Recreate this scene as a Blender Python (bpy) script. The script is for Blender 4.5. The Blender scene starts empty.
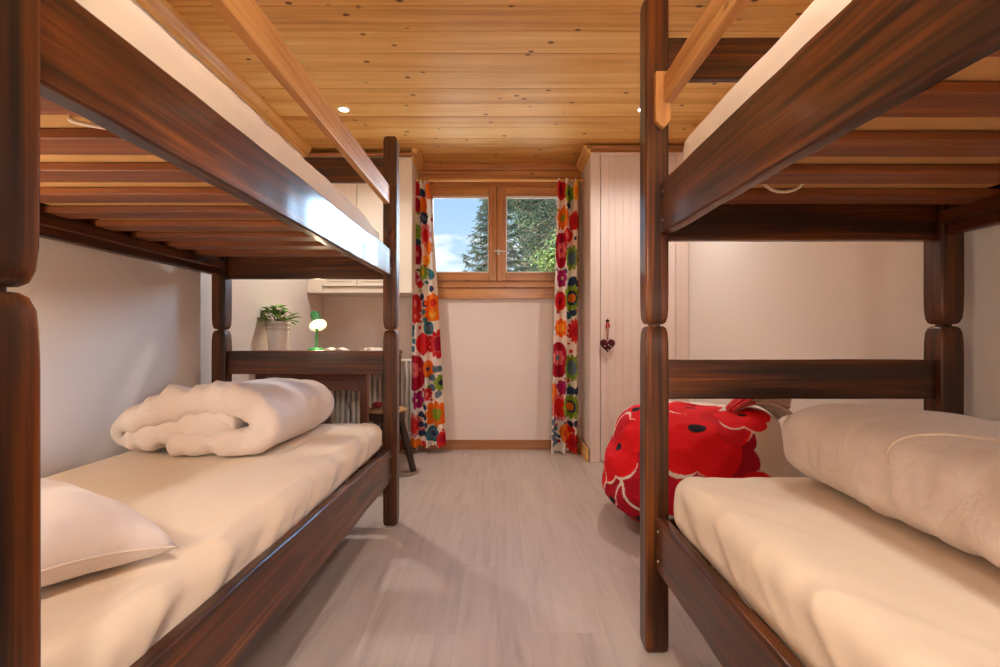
import bpy, bmesh, math, random
import numpy as np
from mathutils import Vector, Matrix, noise
from mathutils.bvhtree import BVHTree
PI = math.pi
random.seed(7)
SC = bpy.context.scene
C = SC.collection

# ------------------------------------------------------------------ camera, world, sun, exposure
EYE = 0.93
cam_d = bpy.data.cameras.new('camera'); cam = bpy.data.objects.new('camera', cam_d); C.objects.link(cam)
cam_d.sensor_width = 36.0; cam_d.lens = 18.0; cam_d.shift_y = 0.0035; cam_d.clip_start = 0.05; cam_d.clip_end = 400
cam.location = (0, 0, EYE); cam.rotation_euler = (PI/2, 0, 0)
SC.camera = cam
vs = SC.view_settings
vs.view_transform = 'Standard'; vs.look = 'None'; vs.gamma = 1.0; vs.use_curve_mapping = False
vs.exposure = 0.55
SC.cycles.max_bounces = 10; SC.cycles.diffuse_bounces = 6; SC.cycles.glossy_bounces = 4
SC.cycles.transparent_max_bounces = 16
SC.cycles.use_denoising = True
SC.cycles.sample_clamp_indirect = 6.0
SC.cycles.caustics_reflective = False; SC.cycles.caustics_refractive = False

def srgb(r, g, b):
    f = lambda c: (c/255/12.92) if c/255 <= 0.04045 else ((c/255+0.055)/1.055)**2.4
    return (f(r), f(g), f(b), 1.0)

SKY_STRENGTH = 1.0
SKY_FILL_SIDE = 52.0; SKY_FILL_TOP = 6.0
def make_world():
    w = bpy.data.worlds.new('sky'); SC.world = w; w.use_nodes = True
    nt = w.node_tree; nt.nodes.clear(); N = nt.nodes.new; L = nt.links.new
    out = N('ShaderNodeOutputWorld'); bg = N('ShaderNodeBackground'); L(bg.outputs[0], out.inputs[0])
    tc = N('ShaderNodeTexCoord'); sep = N('ShaderNodeSeparateXYZ'); L(tc.outputs['Generated'], sep.inputs[0])
    r = N('ShaderNodeValToRGB'); L(sep.outputs['Z'], r.inputs[0])
    e = r.color_ramp.elements; e[0].position = 0.0; e[0].color = srgb(196, 214, 228); e[1].position = 1.0; e[1].color = srgb(70, 120, 190)
    x = e.new(0.16); x.color = srgb(176, 203, 230)
    x = e.new(0.35); x.color = srgb(136, 176, 222)
    mp = N('ShaderNodeMapping'); mp.inputs['Scale'].default_value = (1, 1, 2.2); mp.inputs['Location'].default_value = (0.63, 0.2, 0.05)
    L(tc.outputs['Generated'], mp.inputs[0])
    n = N('ShaderNodeTexNoise'); n.inputs['Scale'].default_value = 7.5; n.inputs['Detail'].default_value = 9; n.inputs['Roughness'].default_value = 0.55
    L(mp.outputs[0], n.inputs['Vector'])
    # clouds gather low over the horizon
    hz = N('ShaderNodeMapRange'); hz.inputs['From Min'].default_value = 0.10; hz.inputs['From Max'].default_value = 0.25
    hz.inputs['To Min'].default_value = 0.17; hz.inputs['To Max'].default_value = -0.08; L(sep.outputs['Z'], hz.inputs[0])
    ad = N('ShaderNodeMath'); ad.operation = 'ADD'; L(n.outputs['Fac'], ad.inputs[0]); L(hz.outputs[0], ad.inputs[1])
    cr = N('ShaderNodeValToRGB'); L(ad.outputs[0], cr.inputs[0]); cr.color_ramp.elements[0].position = 0.53; cr.color_ramp.elements[1].position = 0.65
    cr.color_ramp.elements[0].color = (0, 0, 0, 1); cr.color_ramp.elements[1].color = (1, 1, 1, 1)
    m = N('ShaderNodeMix'); m.data_type = 'RGBA'; L(cr.outputs[0], m.inputs['Factor']); L(r.outputs[0], m.inputs['A']); m.inputs['B'].default_value = srgb(238, 241, 244)
    L(m.outputs['Result'], bg.inputs[0]); 
    # bright lobe added to the unseen sky at right, for rail sheen and daylight
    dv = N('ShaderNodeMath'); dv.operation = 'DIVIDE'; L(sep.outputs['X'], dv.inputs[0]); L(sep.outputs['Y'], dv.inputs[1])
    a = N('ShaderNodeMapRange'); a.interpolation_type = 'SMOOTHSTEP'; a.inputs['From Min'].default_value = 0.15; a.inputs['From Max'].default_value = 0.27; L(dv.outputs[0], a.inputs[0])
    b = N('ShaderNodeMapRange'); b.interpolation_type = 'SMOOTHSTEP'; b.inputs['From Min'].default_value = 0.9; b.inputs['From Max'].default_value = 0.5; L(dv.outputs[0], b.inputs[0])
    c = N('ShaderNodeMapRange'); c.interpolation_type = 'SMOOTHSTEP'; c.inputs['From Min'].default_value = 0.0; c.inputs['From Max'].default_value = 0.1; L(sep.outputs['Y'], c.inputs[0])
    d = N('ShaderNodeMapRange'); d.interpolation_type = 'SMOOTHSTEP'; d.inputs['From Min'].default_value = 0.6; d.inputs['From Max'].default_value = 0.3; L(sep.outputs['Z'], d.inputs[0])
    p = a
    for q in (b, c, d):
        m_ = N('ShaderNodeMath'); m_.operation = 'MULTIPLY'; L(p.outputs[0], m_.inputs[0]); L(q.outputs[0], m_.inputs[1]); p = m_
    m_ = N('ShaderNodeMath'); m_.operation = 'MULTIPLY_ADD'; L(p.outputs[0], m_.inputs[0]); m_.inputs[1].default_value = SKY_FILL_SIDE; m_.inputs[2].default_value = SKY_STRENGTH
    # unseen sky overhead brightened to send more daylight into the room
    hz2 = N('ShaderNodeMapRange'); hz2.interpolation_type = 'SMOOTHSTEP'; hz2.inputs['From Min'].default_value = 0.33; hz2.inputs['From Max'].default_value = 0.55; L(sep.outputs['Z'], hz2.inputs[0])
    m2 = N('ShaderNodeMath'); m2.operation = 'MULTIPLY_ADD'; L(hz2.outputs[0], m2.inputs[0]); m2.inputs[1].default_value = SKY_FILL_TOP; L(m_.outputs[0], m2.inputs[2])
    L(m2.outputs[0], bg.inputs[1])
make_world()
def make_sun():
    l = bpy.data.lights.new('sun', 'SUN'); l.energy = 20; l.angle = math.radians(0.6); l.color = (1, 0.95, 0.86)
    o = bpy.data.objects.new('sun', l); C.objects.link(o); o.location = (-12, 8, 12)
    o.rotation_euler = Vector((0.70, 0.02, -0.74)).to_track_quat('-Z', 'Y').to_euler()
make_sun()
def make_portal():   # tells the sampler where the sky comes in; gives no light of its own
    l = bpy.data.lights.new('window_portal', 'AREA'); l.shape = 'RECTANGLE'; l.size = 1.15; l.size_y = 0.86; l.cycles.is_portal = True
    o = bpy.data.objects.new('window_portal', l); C.objects.link(o); o.location = (-0.03, 4.37, 1.79); o.rotation_euler = (-PI/2, 0, 0)
make_portal()

# ceiling downlights, the last one added out of view for fill: (x, y, watts, lamp_in_view)
CEIL = 2.36
WARM = (1.0, 0.95, 0.90)
SPOTS = [(-0.98, 3.136, 52, 140), (0.897, 3.136, 36, 140), (0.06, 0.45, 54, 120), (0.06, -0.85, 30, 150)]
FILL_W, BUNK_FILL_L, BUNK_FILL_R = 48, 8.5, 0.5  # watts of the unseen lamps added to brighten the near end

# ------------------------------------------------------------------ helpers
def P(px, py, d):
    return Vector(((px-500)/500*d, d, EYE-(py-337)/500*d))

def link(o, parent=None):
    C.objects.link(o)
    if parent: o.parent = parent
    return o
def obj(name, bm, m, parent=None, smooth=False, bevel=0, seg=2, recalc=True):
    me = bpy.data.meshes.new(name)
    if recalc: bmesh.ops.recalc_face_normals(bm, faces=bm.faces[:])
    bm.to_mesh(me); bm.free()
    if m is not None: me.materials.append(m)
    o = link(bpy.data.objects.new(name, me), parent)
    if smooth: me.shade_smooth()
    if parent is not None and parent.type == 'EMPTY':
        pass
    if bevel:
        b = o.modifiers.new('b', 'BEVEL'); b.width = bevel; b.segments = seg; b.limit_method = 'ANGLE'; b.angle_limit = 0.7
    if smooth == 'auto' :
        me.shade_smooth(); me.set_sharp_from_angle(angle=1.2)
        w = o.modifiers.new('wn', 'WEIGHTED_NORMAL'); w.keep_sharp = True; w.weight = 80
    return o
def tag(o, label=None, cat=None, group=None, kind=None):
    if label: o['label'] = label
    if cat: o['category'] = cat
    if group: o['group'] = group
    if kind: o['kind'] = kind
    return o
def thing(name, label, cat, loc=(0, 0, 0), group=None, kind=None):
    o = link(bpy.data.objects.new(name, None)); o.location = loc; o.empty_display_size = 0.05
    return tag(o, label, cat, group, kind)
def settle(root):
    """parts were modelled in room coordinates: keep them there while the empty stands at the base"""
    off = Matrix.Translation(-Vector(root.location))
    for ch in root.children:
        ch.matrix_local = off @ ch.matrix_local

def box(bm, x0, x1, y0, y1, z0, z1):
    v = [bm.verts.new(p) for p in ((x0,y0,z0),(x1,y0,z0),(x1,y1,z0),(x0,y1,z0),(x0,y0,z1),(x1,y0,z1),(x1,y1,z1),(x0,y1,z1))]
    for f in ((0,3,2,1),(4,5,6,7),(0,1,5,4),(1,2,6,5),(2,3,7,6),(3,0,4,7)): bm.faces.new([v[i] for i in f])
    return bm
def nb(): return bmesh.new()
def bx(*a): return box(nb(), *a)

def loft(bm, rings, cap=True, closed=True):
    vr = [[bm.verts.new(p) for p in r] for r in rings]
    n = len(vr[0])
    for i in range(len(vr)-1):
        for j in range(n if closed else n-1):
            k = (j+1) % n
            bm.faces.new((vr[i][j], vr[i][k], vr[i+1][k], vr[i+1][j]))
    if cap and closed:
        bm.faces.new(vr[0][::-1]); bm.faces.new(vr[-1])
    return bm
def rrect(a0, a1, b0, b1, r, n=3):
    r = min(r, (a1-a0)/2.01, (b1-b0)/2.01); pts = []
    for cx, cy, s in ((a1-r, b1-r, 0), (a0+r, b1-r, 1), (a0+r, b0+r, 2), (a1-r, b0+r, 3)):
        for k in range(n+1):
            t = (s + k/n)*PI/2; pts.append((cx+r*math.cos(t), cy+r*math.sin(t)))
    return pts
def beam(axis, s0, s1, rect, r=0.006, wav=0.0, n=24, seed=0, bm=None, endr=0.004):
    """timber along an axis; rect = (a0,a1,b0,b1) or function t -> rect; the other two axes in xyz order"""
    bm = bm or nb(); rings = []
    ss = [s0] + [s0+endr*(1 if s1 > s0 else -1)] + [s0+(s1-s0)*k/n for k in range(1, n)] + [s1-endr*(1 if s1 > s0 else -1), s1]
    for i, s in enumerate(ss):
        t = (s-s0)/(s1-s0); a0, a1, b0, b1 = rect(t) if callable(rect) else rect
        sh = endr if i in (0, len(ss)-1) else 0
        w = lambda q: wav*noise.noise(Vector((s*3.0+seed*7.3, q*5.1, seed)))+wav*0.5*noise.noise(Vector((s*11+seed, q*3.7, seed+4)))
        pts = rrect(a0+sh+w(1), a1-sh+w(2), b0+sh+w(3), b1-sh+w(4), r)
        ring = []
        for a, b in pts:
            ring.append((s, a, b) if axis == 'X' else (a, s, b) if axis == 'Y' else (a, b, s))
        rings.append(ring)
    return loft(bm, rings)
def tube(bm, pts, rad, n=8, cap=True):
    pts = [Vector(p) for p in pts]; rings = []
    up = Vector((0, 0, 1)); prev = None
    for i, p in enumerate(pts):
        d = (pts[min(i+1, len(pts)-1)]-pts[max(i-1, 0)]).normalized()
        if prev is None:
            a = d.cross(up)
            if a.length < 0.1: a = d.cross(Vector((1, 0, 0)))
        else: a = prev - d*prev.dot(d)
        a.normalize(); prev = a; b = d.cross(a)
        r = rad[i] if isinstance(rad, (list, tuple)) else rad
        rings.append([p+a*r*math.cos(2*PI*k/n)+b*r*math.sin(2*PI*k/n) for k in range(n)])
    return loft(bm, rings, cap)
def lathe(bm, prof, c=(0, 0, 0), n=32, M=None, cap=True):
    rings = []
    for r, z in prof:
        ring = []
        for k in range(n):
            v = Vector((r*math.cos(2*PI*k/n), r*math.sin(2*PI*k/n), z))
            if M is not None: v = M @ v
            ring.append(v+Vector(c))
        rings.append(ring)
    return loft(bm, rings, cap)
def fbm(v, o=3):
    s = 0; a = 1
    for i in range(o):
        s += a*noise.noise(v); v = v*2.03+Vector((3.1, 1.7, 9.2)); a *= 0.5
    return s
def soft_box(b, r, n, disp, px=0):
    """box with rounded corners of radius r=(rx,ry,rz) on a dense grid, each vertex pushed by disp(p, normal)"""
    x0, x1, y0, y1, z0, z1 = b
    bm = nb(); vmap = {}
    nx, ny, nz = n
    rx, ry, rz = r
    def spaced(k, m, lo, hi, rr):
        return lo+(hi-lo)*k/m
    def vert(i, j, k):
        key = (i, j, k)
        if key in vmap: return vmap[key]
        p = Vector((spaced(i, nx, x0, x1, rx), spaced(j, ny, y0, y1, ry), spaced(k, nz, z0, z1, rz)))
        q = Vector((min(max(p.x, x0+rx), x1-rx), min(max(p.y, y0+ry), y1-ry), min(max(p.z, z0+rz), z1-rz)))
        d = Vector(((p.x-q.x)/rx, (p.y-q.y)/ry, (p.z-q.z)/rz))
        m = max(abs(d.x), abs(d.y), abs(d.z)); nrm = d.normalized() if d.length > 1e-6 else Vector((0, 0, 1))
        if m > 1e-6: p = q+Vector((nrm.x*rx, nrm.y*ry, nrm.z*rz))*min(1, m)
        p = disp(p, nrm)
        vmap[key] = bm.verts.new(p); return vmap[key]
    def quad(a, b_, c, d): bm.faces.new((vert(*a), vert(*b_), vert(*c), vert(*d)))
    for i in range(nx):
        for j in range(ny):
            quad((i,j,0),(i,j+1,0),(i+1,j+1,0),(i+1,j,0)); quad((i,j,nz),(i+1,j,nz),(i+1,j+1,nz),(i,j+1,nz))
    for i in range(nx):
        for k in range(nz):
            quad((i,0,k),(i+1,0,k),(i+1,0,k+1),(i,0,k+1)); quad((i,ny,k),(i,ny,k+1),(i+1,ny,k+1),(i+1,ny,k))
    for j in range(ny):
        for k in range(nz):
            quad((0,j,k),(0,j,k+1),(0,j+1,k+1),(0,j+1,k)); quad((nx,j,k),(nx,j+1,k),(nx,j+1,k+1),(nx,j,k+1))
    return bm

# ------------------------------------------------------------------ materials
def mat(name, col, rough=0.5, metal=0, coat=0, coat_rough=0.1, spec=0.5):
    m = bpy.data.materials.new(name); m.use_nodes = True
    b = m.node_tree.nodes['Principled BSDF']
    b.inputs['Base Color'].default_value = col; b.inputs['Roughness'].default_value = rough; b.inputs['Metallic'].default_value = metal
    b.inputs['Coat Weight'].default_value = coat; b.inputs['Coat Roughness'].default_value = coat_rough
    b.inputs['Specular IOR Level'].default_value = spec
    return m
def nodes(m):
    nt = m.node_tree; return nt, nt.nodes.new, nt.links.new, nt.nodes['Principled BSDF']
def bump(m, h, strength, dist=0.002):
    nt, N, L, b = nodes(m); bp = N('ShaderNodeBump'); bp.inputs['Strength'].default_value = strength; bp.inputs['Distance'].default_value = dist
    L(h, bp.inputs['Height']); L(bp.outputs[0], b.inputs['Normal'])
def wood(name, axis, cols, rough=0.4, coat=0.0, coat_rough=0.2, freq=1.0, knots=0.0, plank=None, spec=0.5, bstr=0.15):
    m = mat(name, cols[0], rough, 0, coat, coat_rough, spec); nt, N, L, b = nodes(m)
    tc = N('ShaderNodeTexCoord'); vec = tc.outputs['Object']
    if plank:   # (axis index, width): each board gets its own grain and tone
        sp = N('ShaderNodeSeparateXYZ'); L(vec, sp.inputs[0])
        dv = N('ShaderNodeMath'); dv.operation = 'DIVIDE'; L(sp.outputs[plank[0]], dv.inputs[0]); dv.inputs[1].default_value = plank[1]
        fl = N('ShaderNodeMath'); fl.operation = 'FLOOR'; L(dv.outputs[0], fl.inputs[0])
        wn = N('ShaderNodeTexWhiteNoise'); wn.noise_dimensions = '1D'; L(fl.outputs[0], wn.inputs['W'])
        sc = N('ShaderNodeVectorMath'); sc.operation = 'SCALE'; sc.inputs['Scale'].default_value = 9.0; L(wn.outputs['Color'], sc.inputs[0])
        ad = N('ShaderNodeVectorMath'); ad.operation = 'ADD'; L(vec, ad.inputs[0]); L(sc.outputs[0], ad.inputs[1]); vec = ad.outputs[0]
    mp = N('ShaderNodeMapping'); s = [26*freq]*3; s[axis] = 1.3*freq; mp.inputs['Scale'].default_value = s; L(vec, mp.inputs[0])
    n1 = N('ShaderNodeTexNoise'); n1.inputs['Scale'].default_value = 1; n1.inputs['Detail'].default_value = 5; n1.inputs['Distortion'].default_value = 0.6; L(mp.outputs[0], n1.inputs['Vector'])
    mp2 = N('ShaderNodeMapping'); s = [130*freq]*3; s[axis] = 2.2*freq; mp2.inputs['Scale'].default_value = s; L(vec, mp2.inputs[0])
    n2 = N('ShaderNodeTexNoise'); n2.inputs['Scale'].default_value = 1; n2.inputs['Detail'].default_value = 3; L(mp2.outputs[0], n2.inputs['Vector'])
    n3 = N('ShaderNodeTexNoise'); n3.inputs['Scale'].default_value = 3.0; n3.inputs['Detail'].default_value = 3; L(vec, n3.inputs['Vector'])
    a = N('ShaderNodeMath'); a.operation = 'MULTIPLY_ADD'; L(n2.outputs['Fac'], a.inputs[0]); a.inputs[1].default_value = 0.62; L(n1.outputs['Fac'], a.inputs[2])
    a2 = N('ShaderNodeMath'); a2.operation = 'MULTIPLY_ADD'; L(n3.outputs['Fac'], a2.inputs[0]); a2.inputs[1].default_value = 0.3; L(a.outputs[0], a2.inputs[2])
    if plank:
        a3 = N('ShaderNodeMath'); a3.operation = 'MULTIPLY_ADD'; L(wn.outputs['Value'], a3.inputs[0]); a3.inputs[1].default_value = 0.30; L(a2.outputs[0], a3.inputs[2]); a2 = a3
    mr = N('ShaderNodeMapRange'); mr.inputs['From Min'].default_value = 0.66; mr.inputs['From Max'].default_value = 1.30 if not plank else 1.58; L(a2.outputs[0], mr.inputs[0])
    r = N('ShaderNodeValToRGB'); L(mr.outputs[0], r.inputs[0]); e = r.color_ramp.elements
    e[0].color = cols[0]; e[1].color = cols[-1]
    for i, c in enumerate(cols[1:-1]): x = e.new((i+1)/(len(cols)-1)); x.color = c
    out = r.outputs[0]
    if knots:
        mp3 = N('ShaderNodeMapping'); s = [11.0]*3; s[axis] = 6.5; mp3.inputs['Scale'].default_value = s; L(vec, mp3.inputs[0])
        vo = N('ShaderNodeTexVoronoi'); vo.inputs['Scale'].default_value = 1; L(mp3.outputs[0], vo.inputs['Vector'])
        kr = N('ShaderNodeValToRGB'); L(vo.outputs['Distance'], kr.inputs[0]); k = kr.color_ramp.elements
        k[0].position = 0.07; k[0].color = (1, 1, 1, 1); k[1].position = 0.13; k[1].color = (0, 0, 0, 1)
        mu = N('ShaderNodeMath'); mu.operation = 'MULTIPLY'; mu.inputs[1].default_value = knots; L(kr.outputs[0], mu.inputs[0])
        mx = N('ShaderNodeMix'); mx.data_type = 'RGBA'; L(mu.outputs[0], mx.inputs['Factor']); L(out, mx.inputs['A'])
        c0 = cols[0]; mx.inputs['B'].default_value = (c0[0]*0.3, c0[1]*0.22, c0[2]*0.2, 1); out = mx.outputs['Result']
    L(out, b.inputs['Base Color']); bump(m, a.outputs[0], bstr, 0.001)
    return m
def plaster(name, col, bs=0.1):
    m = mat(name, col, 0.85, spec=0.2); nt, N, L, b = nodes(m); tc = N('ShaderNodeTexCoord')
    n = N('ShaderNodeTexNoise'); n.inputs['Scale'].default_value = 90; n.inputs['Detail'].default_value = 4; L(tc.outputs['Object'], n.inputs['Vector'])
    n2 = N('ShaderNodeTexNoise'); n2.inputs['Scale'].default_value = 1.6; n2.inputs['Detail'].default_value = 2; L(tc.outputs['Object'], n2.inputs['Vector'])
    mx = N('ShaderNodeMix'); mx.data_type = 'RGBA'; L(n2.outputs['Fac'], mx.inputs['Factor']); mx.inputs['A'].default_value = tuple(c*0.96 for c in col[:3])+(1,); mx.inputs['B'].default_value = col
    L(mx.outputs['Result'], b.inputs['Base Color']); bump(m, n.outputs['Fac'], bs, 0.002); return m
def fabric(name, col, rough=0.75, sheen=0.2, wr=0.25, scale=14):
    m = mat(name, col, rough, spec=0.25); nt, N, L, b = nodes(m); b.inputs['Sheen Weight'].default_value = sheen
    tc = N('ShaderNodeTexCoord'); n = N('ShaderNodeTexNoise'); n.inputs['Scale'].default_value = scale; n.inputs['Detail'].default_value = 3; n.inputs['Distortion'].default_value = 1.2
    L(tc.outputs['Object'], n.inputs['Vector']); bump(m, n.outputs['Fac'], wr, 0.012); return m
def vcol(name, rough=0.8):
    m = mat(name, (1, 1, 1, 1), rough, spec=0.2); nt, N, L, b = nodes(m); a = N('ShaderNodeAttribute'); a.attribute_name = 'print'
    L(a.outputs['Color'], b.inputs['Base Color']); return m

BED = [srgb(23, 8, 1), srgb(54, 24, 3), srgb(93, 45, 8), srgb(138, 77, 20)]
bedw = {a: wood('dark_stained_pine_'+n, a, BED, 0.5, 0.5, 0.17, 1.0, 0.0, spec=0.25, bstr=0.25) for a, n in ((0, 'x'), (1, 'y'), (2, 'z'))}
SLAT = [srgb(88, 42, 12), srgb(124, 64, 20), srgb(156, 88, 34)]
slatw = wood('slat_pine', 0, SLAT, 0.55, 0.1, 0.3, 1.0, 0.25)
PINE = [srgb(176, 118, 60), srgb(214, 158, 92), srgb(230, 182, 118)]
guardw = wood('pale_pine', 1, PINE, 0.5, 0.15, 0.3, 0.9, 0.7)
pinez = wood('pale_pine_upright', 2, PINE, 0.5, 0.15, 0.3)
CEILC = [srgb(192, 130, 60), srgb(232, 180, 100), srgb(250, 214, 142)]
ceilw = wood('ceiling_pine', 0, CEILC, 0.55, 0.08, 0.3, 0.6, 1.0, plank=(1, 0.18), spec=0.25)
crownw = wood('crown_pine', 1, CEILC, 0.45, 0.2, 0.25, 0.8, 0.3)
WIN = [srgb(146, 86, 36), srgb(186, 122, 58), srgb(208, 148, 80)]
winx = wood('window_pine_x', 0, WIN, 0.4, 0.3, 0.2, 1.0, 0.6); winz = wood('window_pine_z', 2, WIN, 0.4, 0.3, 0.2, 1.0, 0.3)
basex = wood('skirting_pine', 0, [srgb(140, 88, 52), srgb(172, 116, 72), srgb(184, 130, 84)], 0.5, 0.1, 0.3, 0.8, 0.2)
deskw = {a: wood('desk_wood_%d' % a, a, [srgb(70, 30, 14), srgb(100, 50, 24), srgb(120, 64, 32)], 0.4, 0.2) for a in (0, 1, 2)}
wallm = plaster('wall_plaster', srgb(240, 232, 225))
wallf = plaster('window_wall_plaster', srgb(238, 226, 220))
creamp = mat('cream_paint', srgb(232, 222, 206), 0.35, coat=0.2)
pinkp = wood('white_painted_boards', 2, [srgb(226, 208, 200), srgb(232, 216, 208), srgb(236, 222, 214)], 0.5, 0.05, 0.3, 0.5, bstr=0.1)
ticking = fabric('tan_ticking', srgb(196, 150, 96), 0.9, 0, 0.1, 9)
sheet = fabric('cream_sheet', srgb(224, 204, 180), 0.7, 0.25, 0.16, 9)
duvet = fabric('cream_duvet', srgb(222, 208, 200), 0.65, 0.3, 0.55, 10)
seamm = fabric('seam_thread', srgb(222, 204, 188), 0.7, 0.1, 0.1)
curt = vcol('flower_print'); bagm = vcol('poppy_print')
metal = mat('steel', srgb(190, 185, 180), 0.3, 1.0)
dark = mat('dark_metal', srgb(40, 34, 30), 0.5, 0.6)
white = mat('white_enamel', srgb(232, 226, 216), 0.35)
whitep = mat('white_gloss', srgb(240, 238, 232), 0.3)
def emis(name, col, s):
    m = bpy.data.materials.new(name); m.use_nodes = True; nt = m.node_tree; b = nt.nodes['Principled BSDF']
    b.inputs['Base Color'].default_value = col; b.inputs['Emission Color'].default_value = col; b.inputs['Emission Strength'].default_value = s; return m
def glassm():
    m = bpy.data.materials.new('window_glass'); m.use_nodes = True; nt = m.node_tree; nt.nodes.clear(); N = nt.nodes.new; L = nt.links.new
    o = N('ShaderNodeOutputMaterial'); mx = N('ShaderNodeMixShader'); t = N('ShaderNodeBsdfTransparent'); g = N('ShaderNodeBsdfGlossy'); g.inputs['Roughness'].default_value = 0.02
    f = N('ShaderNodeFresnel'); f.inputs[0].default_value = 1.3; t.inputs[0].default_value = (0.96, 0.98, 0.97, 1)
    L(f.outputs[0], mx.inputs[0]); L(t.outputs[0], mx.inputs[1]); L(g.outputs[0], mx.inputs[2]); L(mx.outputs[0], o.inputs[0]); return m
glass = glassm()

def floor_mat():
    m = mat('vinyl_planks', srgb(190, 170, 156), 0.42, spec=0.4); nt, N, L, b = nodes(m); tc = N('ShaderNodeTexCoord')
    mp = N('ShaderNodeMapping'); mp.inputs['Rotation'].default_value = (0, 0, PI/2); mp.inputs['Location'].default_value = (0.35, 0.142, 0); L(tc.outputs['Object'], mp.inputs[0])
    br = N('ShaderNodeTexBrick'); L(mp.outputs[0], br.inputs['Vector']); br.offset = 0.37; br.inputs['Scale'].default_value = 1.0
    br.inputs['Brick Width'].default_value = 1.22; br.inputs['Row Height'].default_value = 0.238; br.inputs['Mortar Size'].default_value = 0.0008; br.inputs['Mortar Smooth'].default_value = 0.3
    br.inputs['Color1'].default_value = (0.0, 0, 0, 1); br.inputs['Color2'].default_value = (1, 1, 1, 1); br.inputs['Mortar'].default_value = (0.5, 0.5, 0.5, 1); br.inputs['Bias'].default_value = 0
    sc = N('ShaderNodeVectorMath'); sc.operation = 'SCALE'; sc.inputs['Scale'].default_value = 7; L(br.outputs['Color'], sc.inputs[0])
    ad = N('ShaderNodeVectorMath'); L(tc.outputs['Object'], ad.inputs[0]); L(sc.outputs[0], ad.inputs[1])
    mp2 = N('ShaderNodeMapping'); mp2.inputs['Scale'].default_value = (20, 1.5, 1); L(ad.outputs[0], mp2.inputs[0])
    n = N('ShaderNodeTexNoise'); n.inputs['Scale'].default_value = 1; n.inputs['Detail'].default_value = 6; n.inputs['Distortion'].default_value = 1.0; n.inputs['Roughness'].default_value = 0.6; L(mp2.outputs[0], n.inputs['Vector'])
    r = N('ShaderNodeValToRGB'); L(n.outputs['Fac'], r.inputs[0]); e = r.color_ramp.elements; e[0].position = 0.28; e[0].color = srgb(166, 150, 140); e[1].position = 0.72; e[1].color = srgb(192, 178, 168)
    x = e.new(0.44); x.color = srgb(180, 165, 155)
    mm = N('ShaderNodeMix'); mm.data_type = 'RGBA'; mm.blend_type = 'MULTIPLY'; mm.inputs['Factor'].default_value = 1
    t = N('ShaderNodeMapRange'); t.inputs['To Min'].default_value = 0.96; t.inputs['To Max'].default_value = 1.03; L(br.outputs['Color'], t.inputs[0])
    L(r.outputs[0], mm.inputs['A']); L(t.outputs[0], mm.inputs['B'])
    m2 = N('ShaderNodeMix'); m2.data_type = 'RGBA'; L(br.outputs['Fac'], m2.inputs['Factor']); L(mm.outputs['Result'], m2.inputs['A']); m2.inputs['B'].default_value = srgb(164, 146, 136)
    L(m2.outputs['Result'], b.inputs['Base Color']); bump(m, n.outputs['Fac'], 0.06, 0.001); return m
floorm = floor_mat()

# ------------------------------------------------------------------ room shell
XL, XR, YB, YW = -1.47, 1.40, -1.7, 4.15
def struct(name, bm, m, parent=None, **k):
    o = obj(name, bm, m, parent, **k)
    if parent is None: o['kind'] = 'structure'
    return o
struct('floor', bx(XL-0.15, XR+0.15, YB-0.1, YW+0.2, -0.12, 0), floorm)
def ceiling_bm():
    bm = nb(); y = YB-0.1; y = math.floor(y/0.18)*0.18
    prof = []
    while y < YW+0.1:
        prof += [(y+0.004, CEIL), (y+0.176, CEIL), (y+0.1775, CEIL+0.006), (y+0.18, CEIL+0.010), (y+0.1825, CEIL+0.004)]
        y += 0.18
    a = [[bm.verts.new((x, p[0], p[1])) for p in prof] for x in (XL-0.15, XR+0.15)]
    for i in range(len(prof)-1): bm.faces.new((a[0][i], a[0][i+1], a[1][i+1], a[1][i]))
    box(bm, XL-0.15, XR+0.15, YB-0.1, YW+0.2, CEIL+0.012, CEIL+0.12)
    return bm
struct('ceiling', ceiling_bm(), ceilw)
struct('wall_left', bx(XL-0.15, XL, YB-0.1, YW+0.2, 0, CEIL+0.02), wallm)
struct('wall_right', bx(XR, XR+0.15, YB-0.1, YW+0.2, 0, CEIL+0.02), wallm)
struct('wall_front', bx(XL, XR, YB-0.15, YB, 0, CEIL+0.02), wallm)
# window wall with its opening
WX0, WX1, WZ0, WZ1 = -0.60, 0.545, 1.36, 2.215
bm = nb()
box(bm, XL, WX0, YW, YW+0.2, 0, CEIL+0.02); box(bm, WX1, XR, YW, YW+0.2, 0, CEIL+0.02)
box(bm, WX0, WX1, YW, YW+0.2, 0, WZ0); box(bm, WX0, WX1, YW, YW+0.2, WZ1, CEIL+0.02)
struct('wall_back', bm, wallf)
# niche side returns beside the window (the wall_cabinet and wardrobe close them): timber facings
struct('trim_1', beam('X', -0.668, 0.668, (YW-0.03, YW, 2.215, 2.30), 0.004, n=6), winx)
struct('trim_2', beam('X', -0.668, 0.668, (YW-0.05, YW, 2.302, CEIL), 0.005, n=6), winx)
struct('trim_3', beam('Z', 1.25, 2.213, (0.575, 0.655, YW-0.024, YW), 0.003, n=4), winz)
struct('trim_4', beam('Z', 1.25, 2.213, (-0.655, -0.605, YW-0.024, YW), 0.003, n=4), winz)
struct('baseboard_back', beam('X', XL+0.01, 0.66, (YW-0.016, YW, 0, 0.078), 0.003, n=6), basex)
struct('baseboard_right', beam('Y', 3.72, YW-0.017, (0.644, 0.66, 0, 0.10), 0.003, n=4), crownw)
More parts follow.
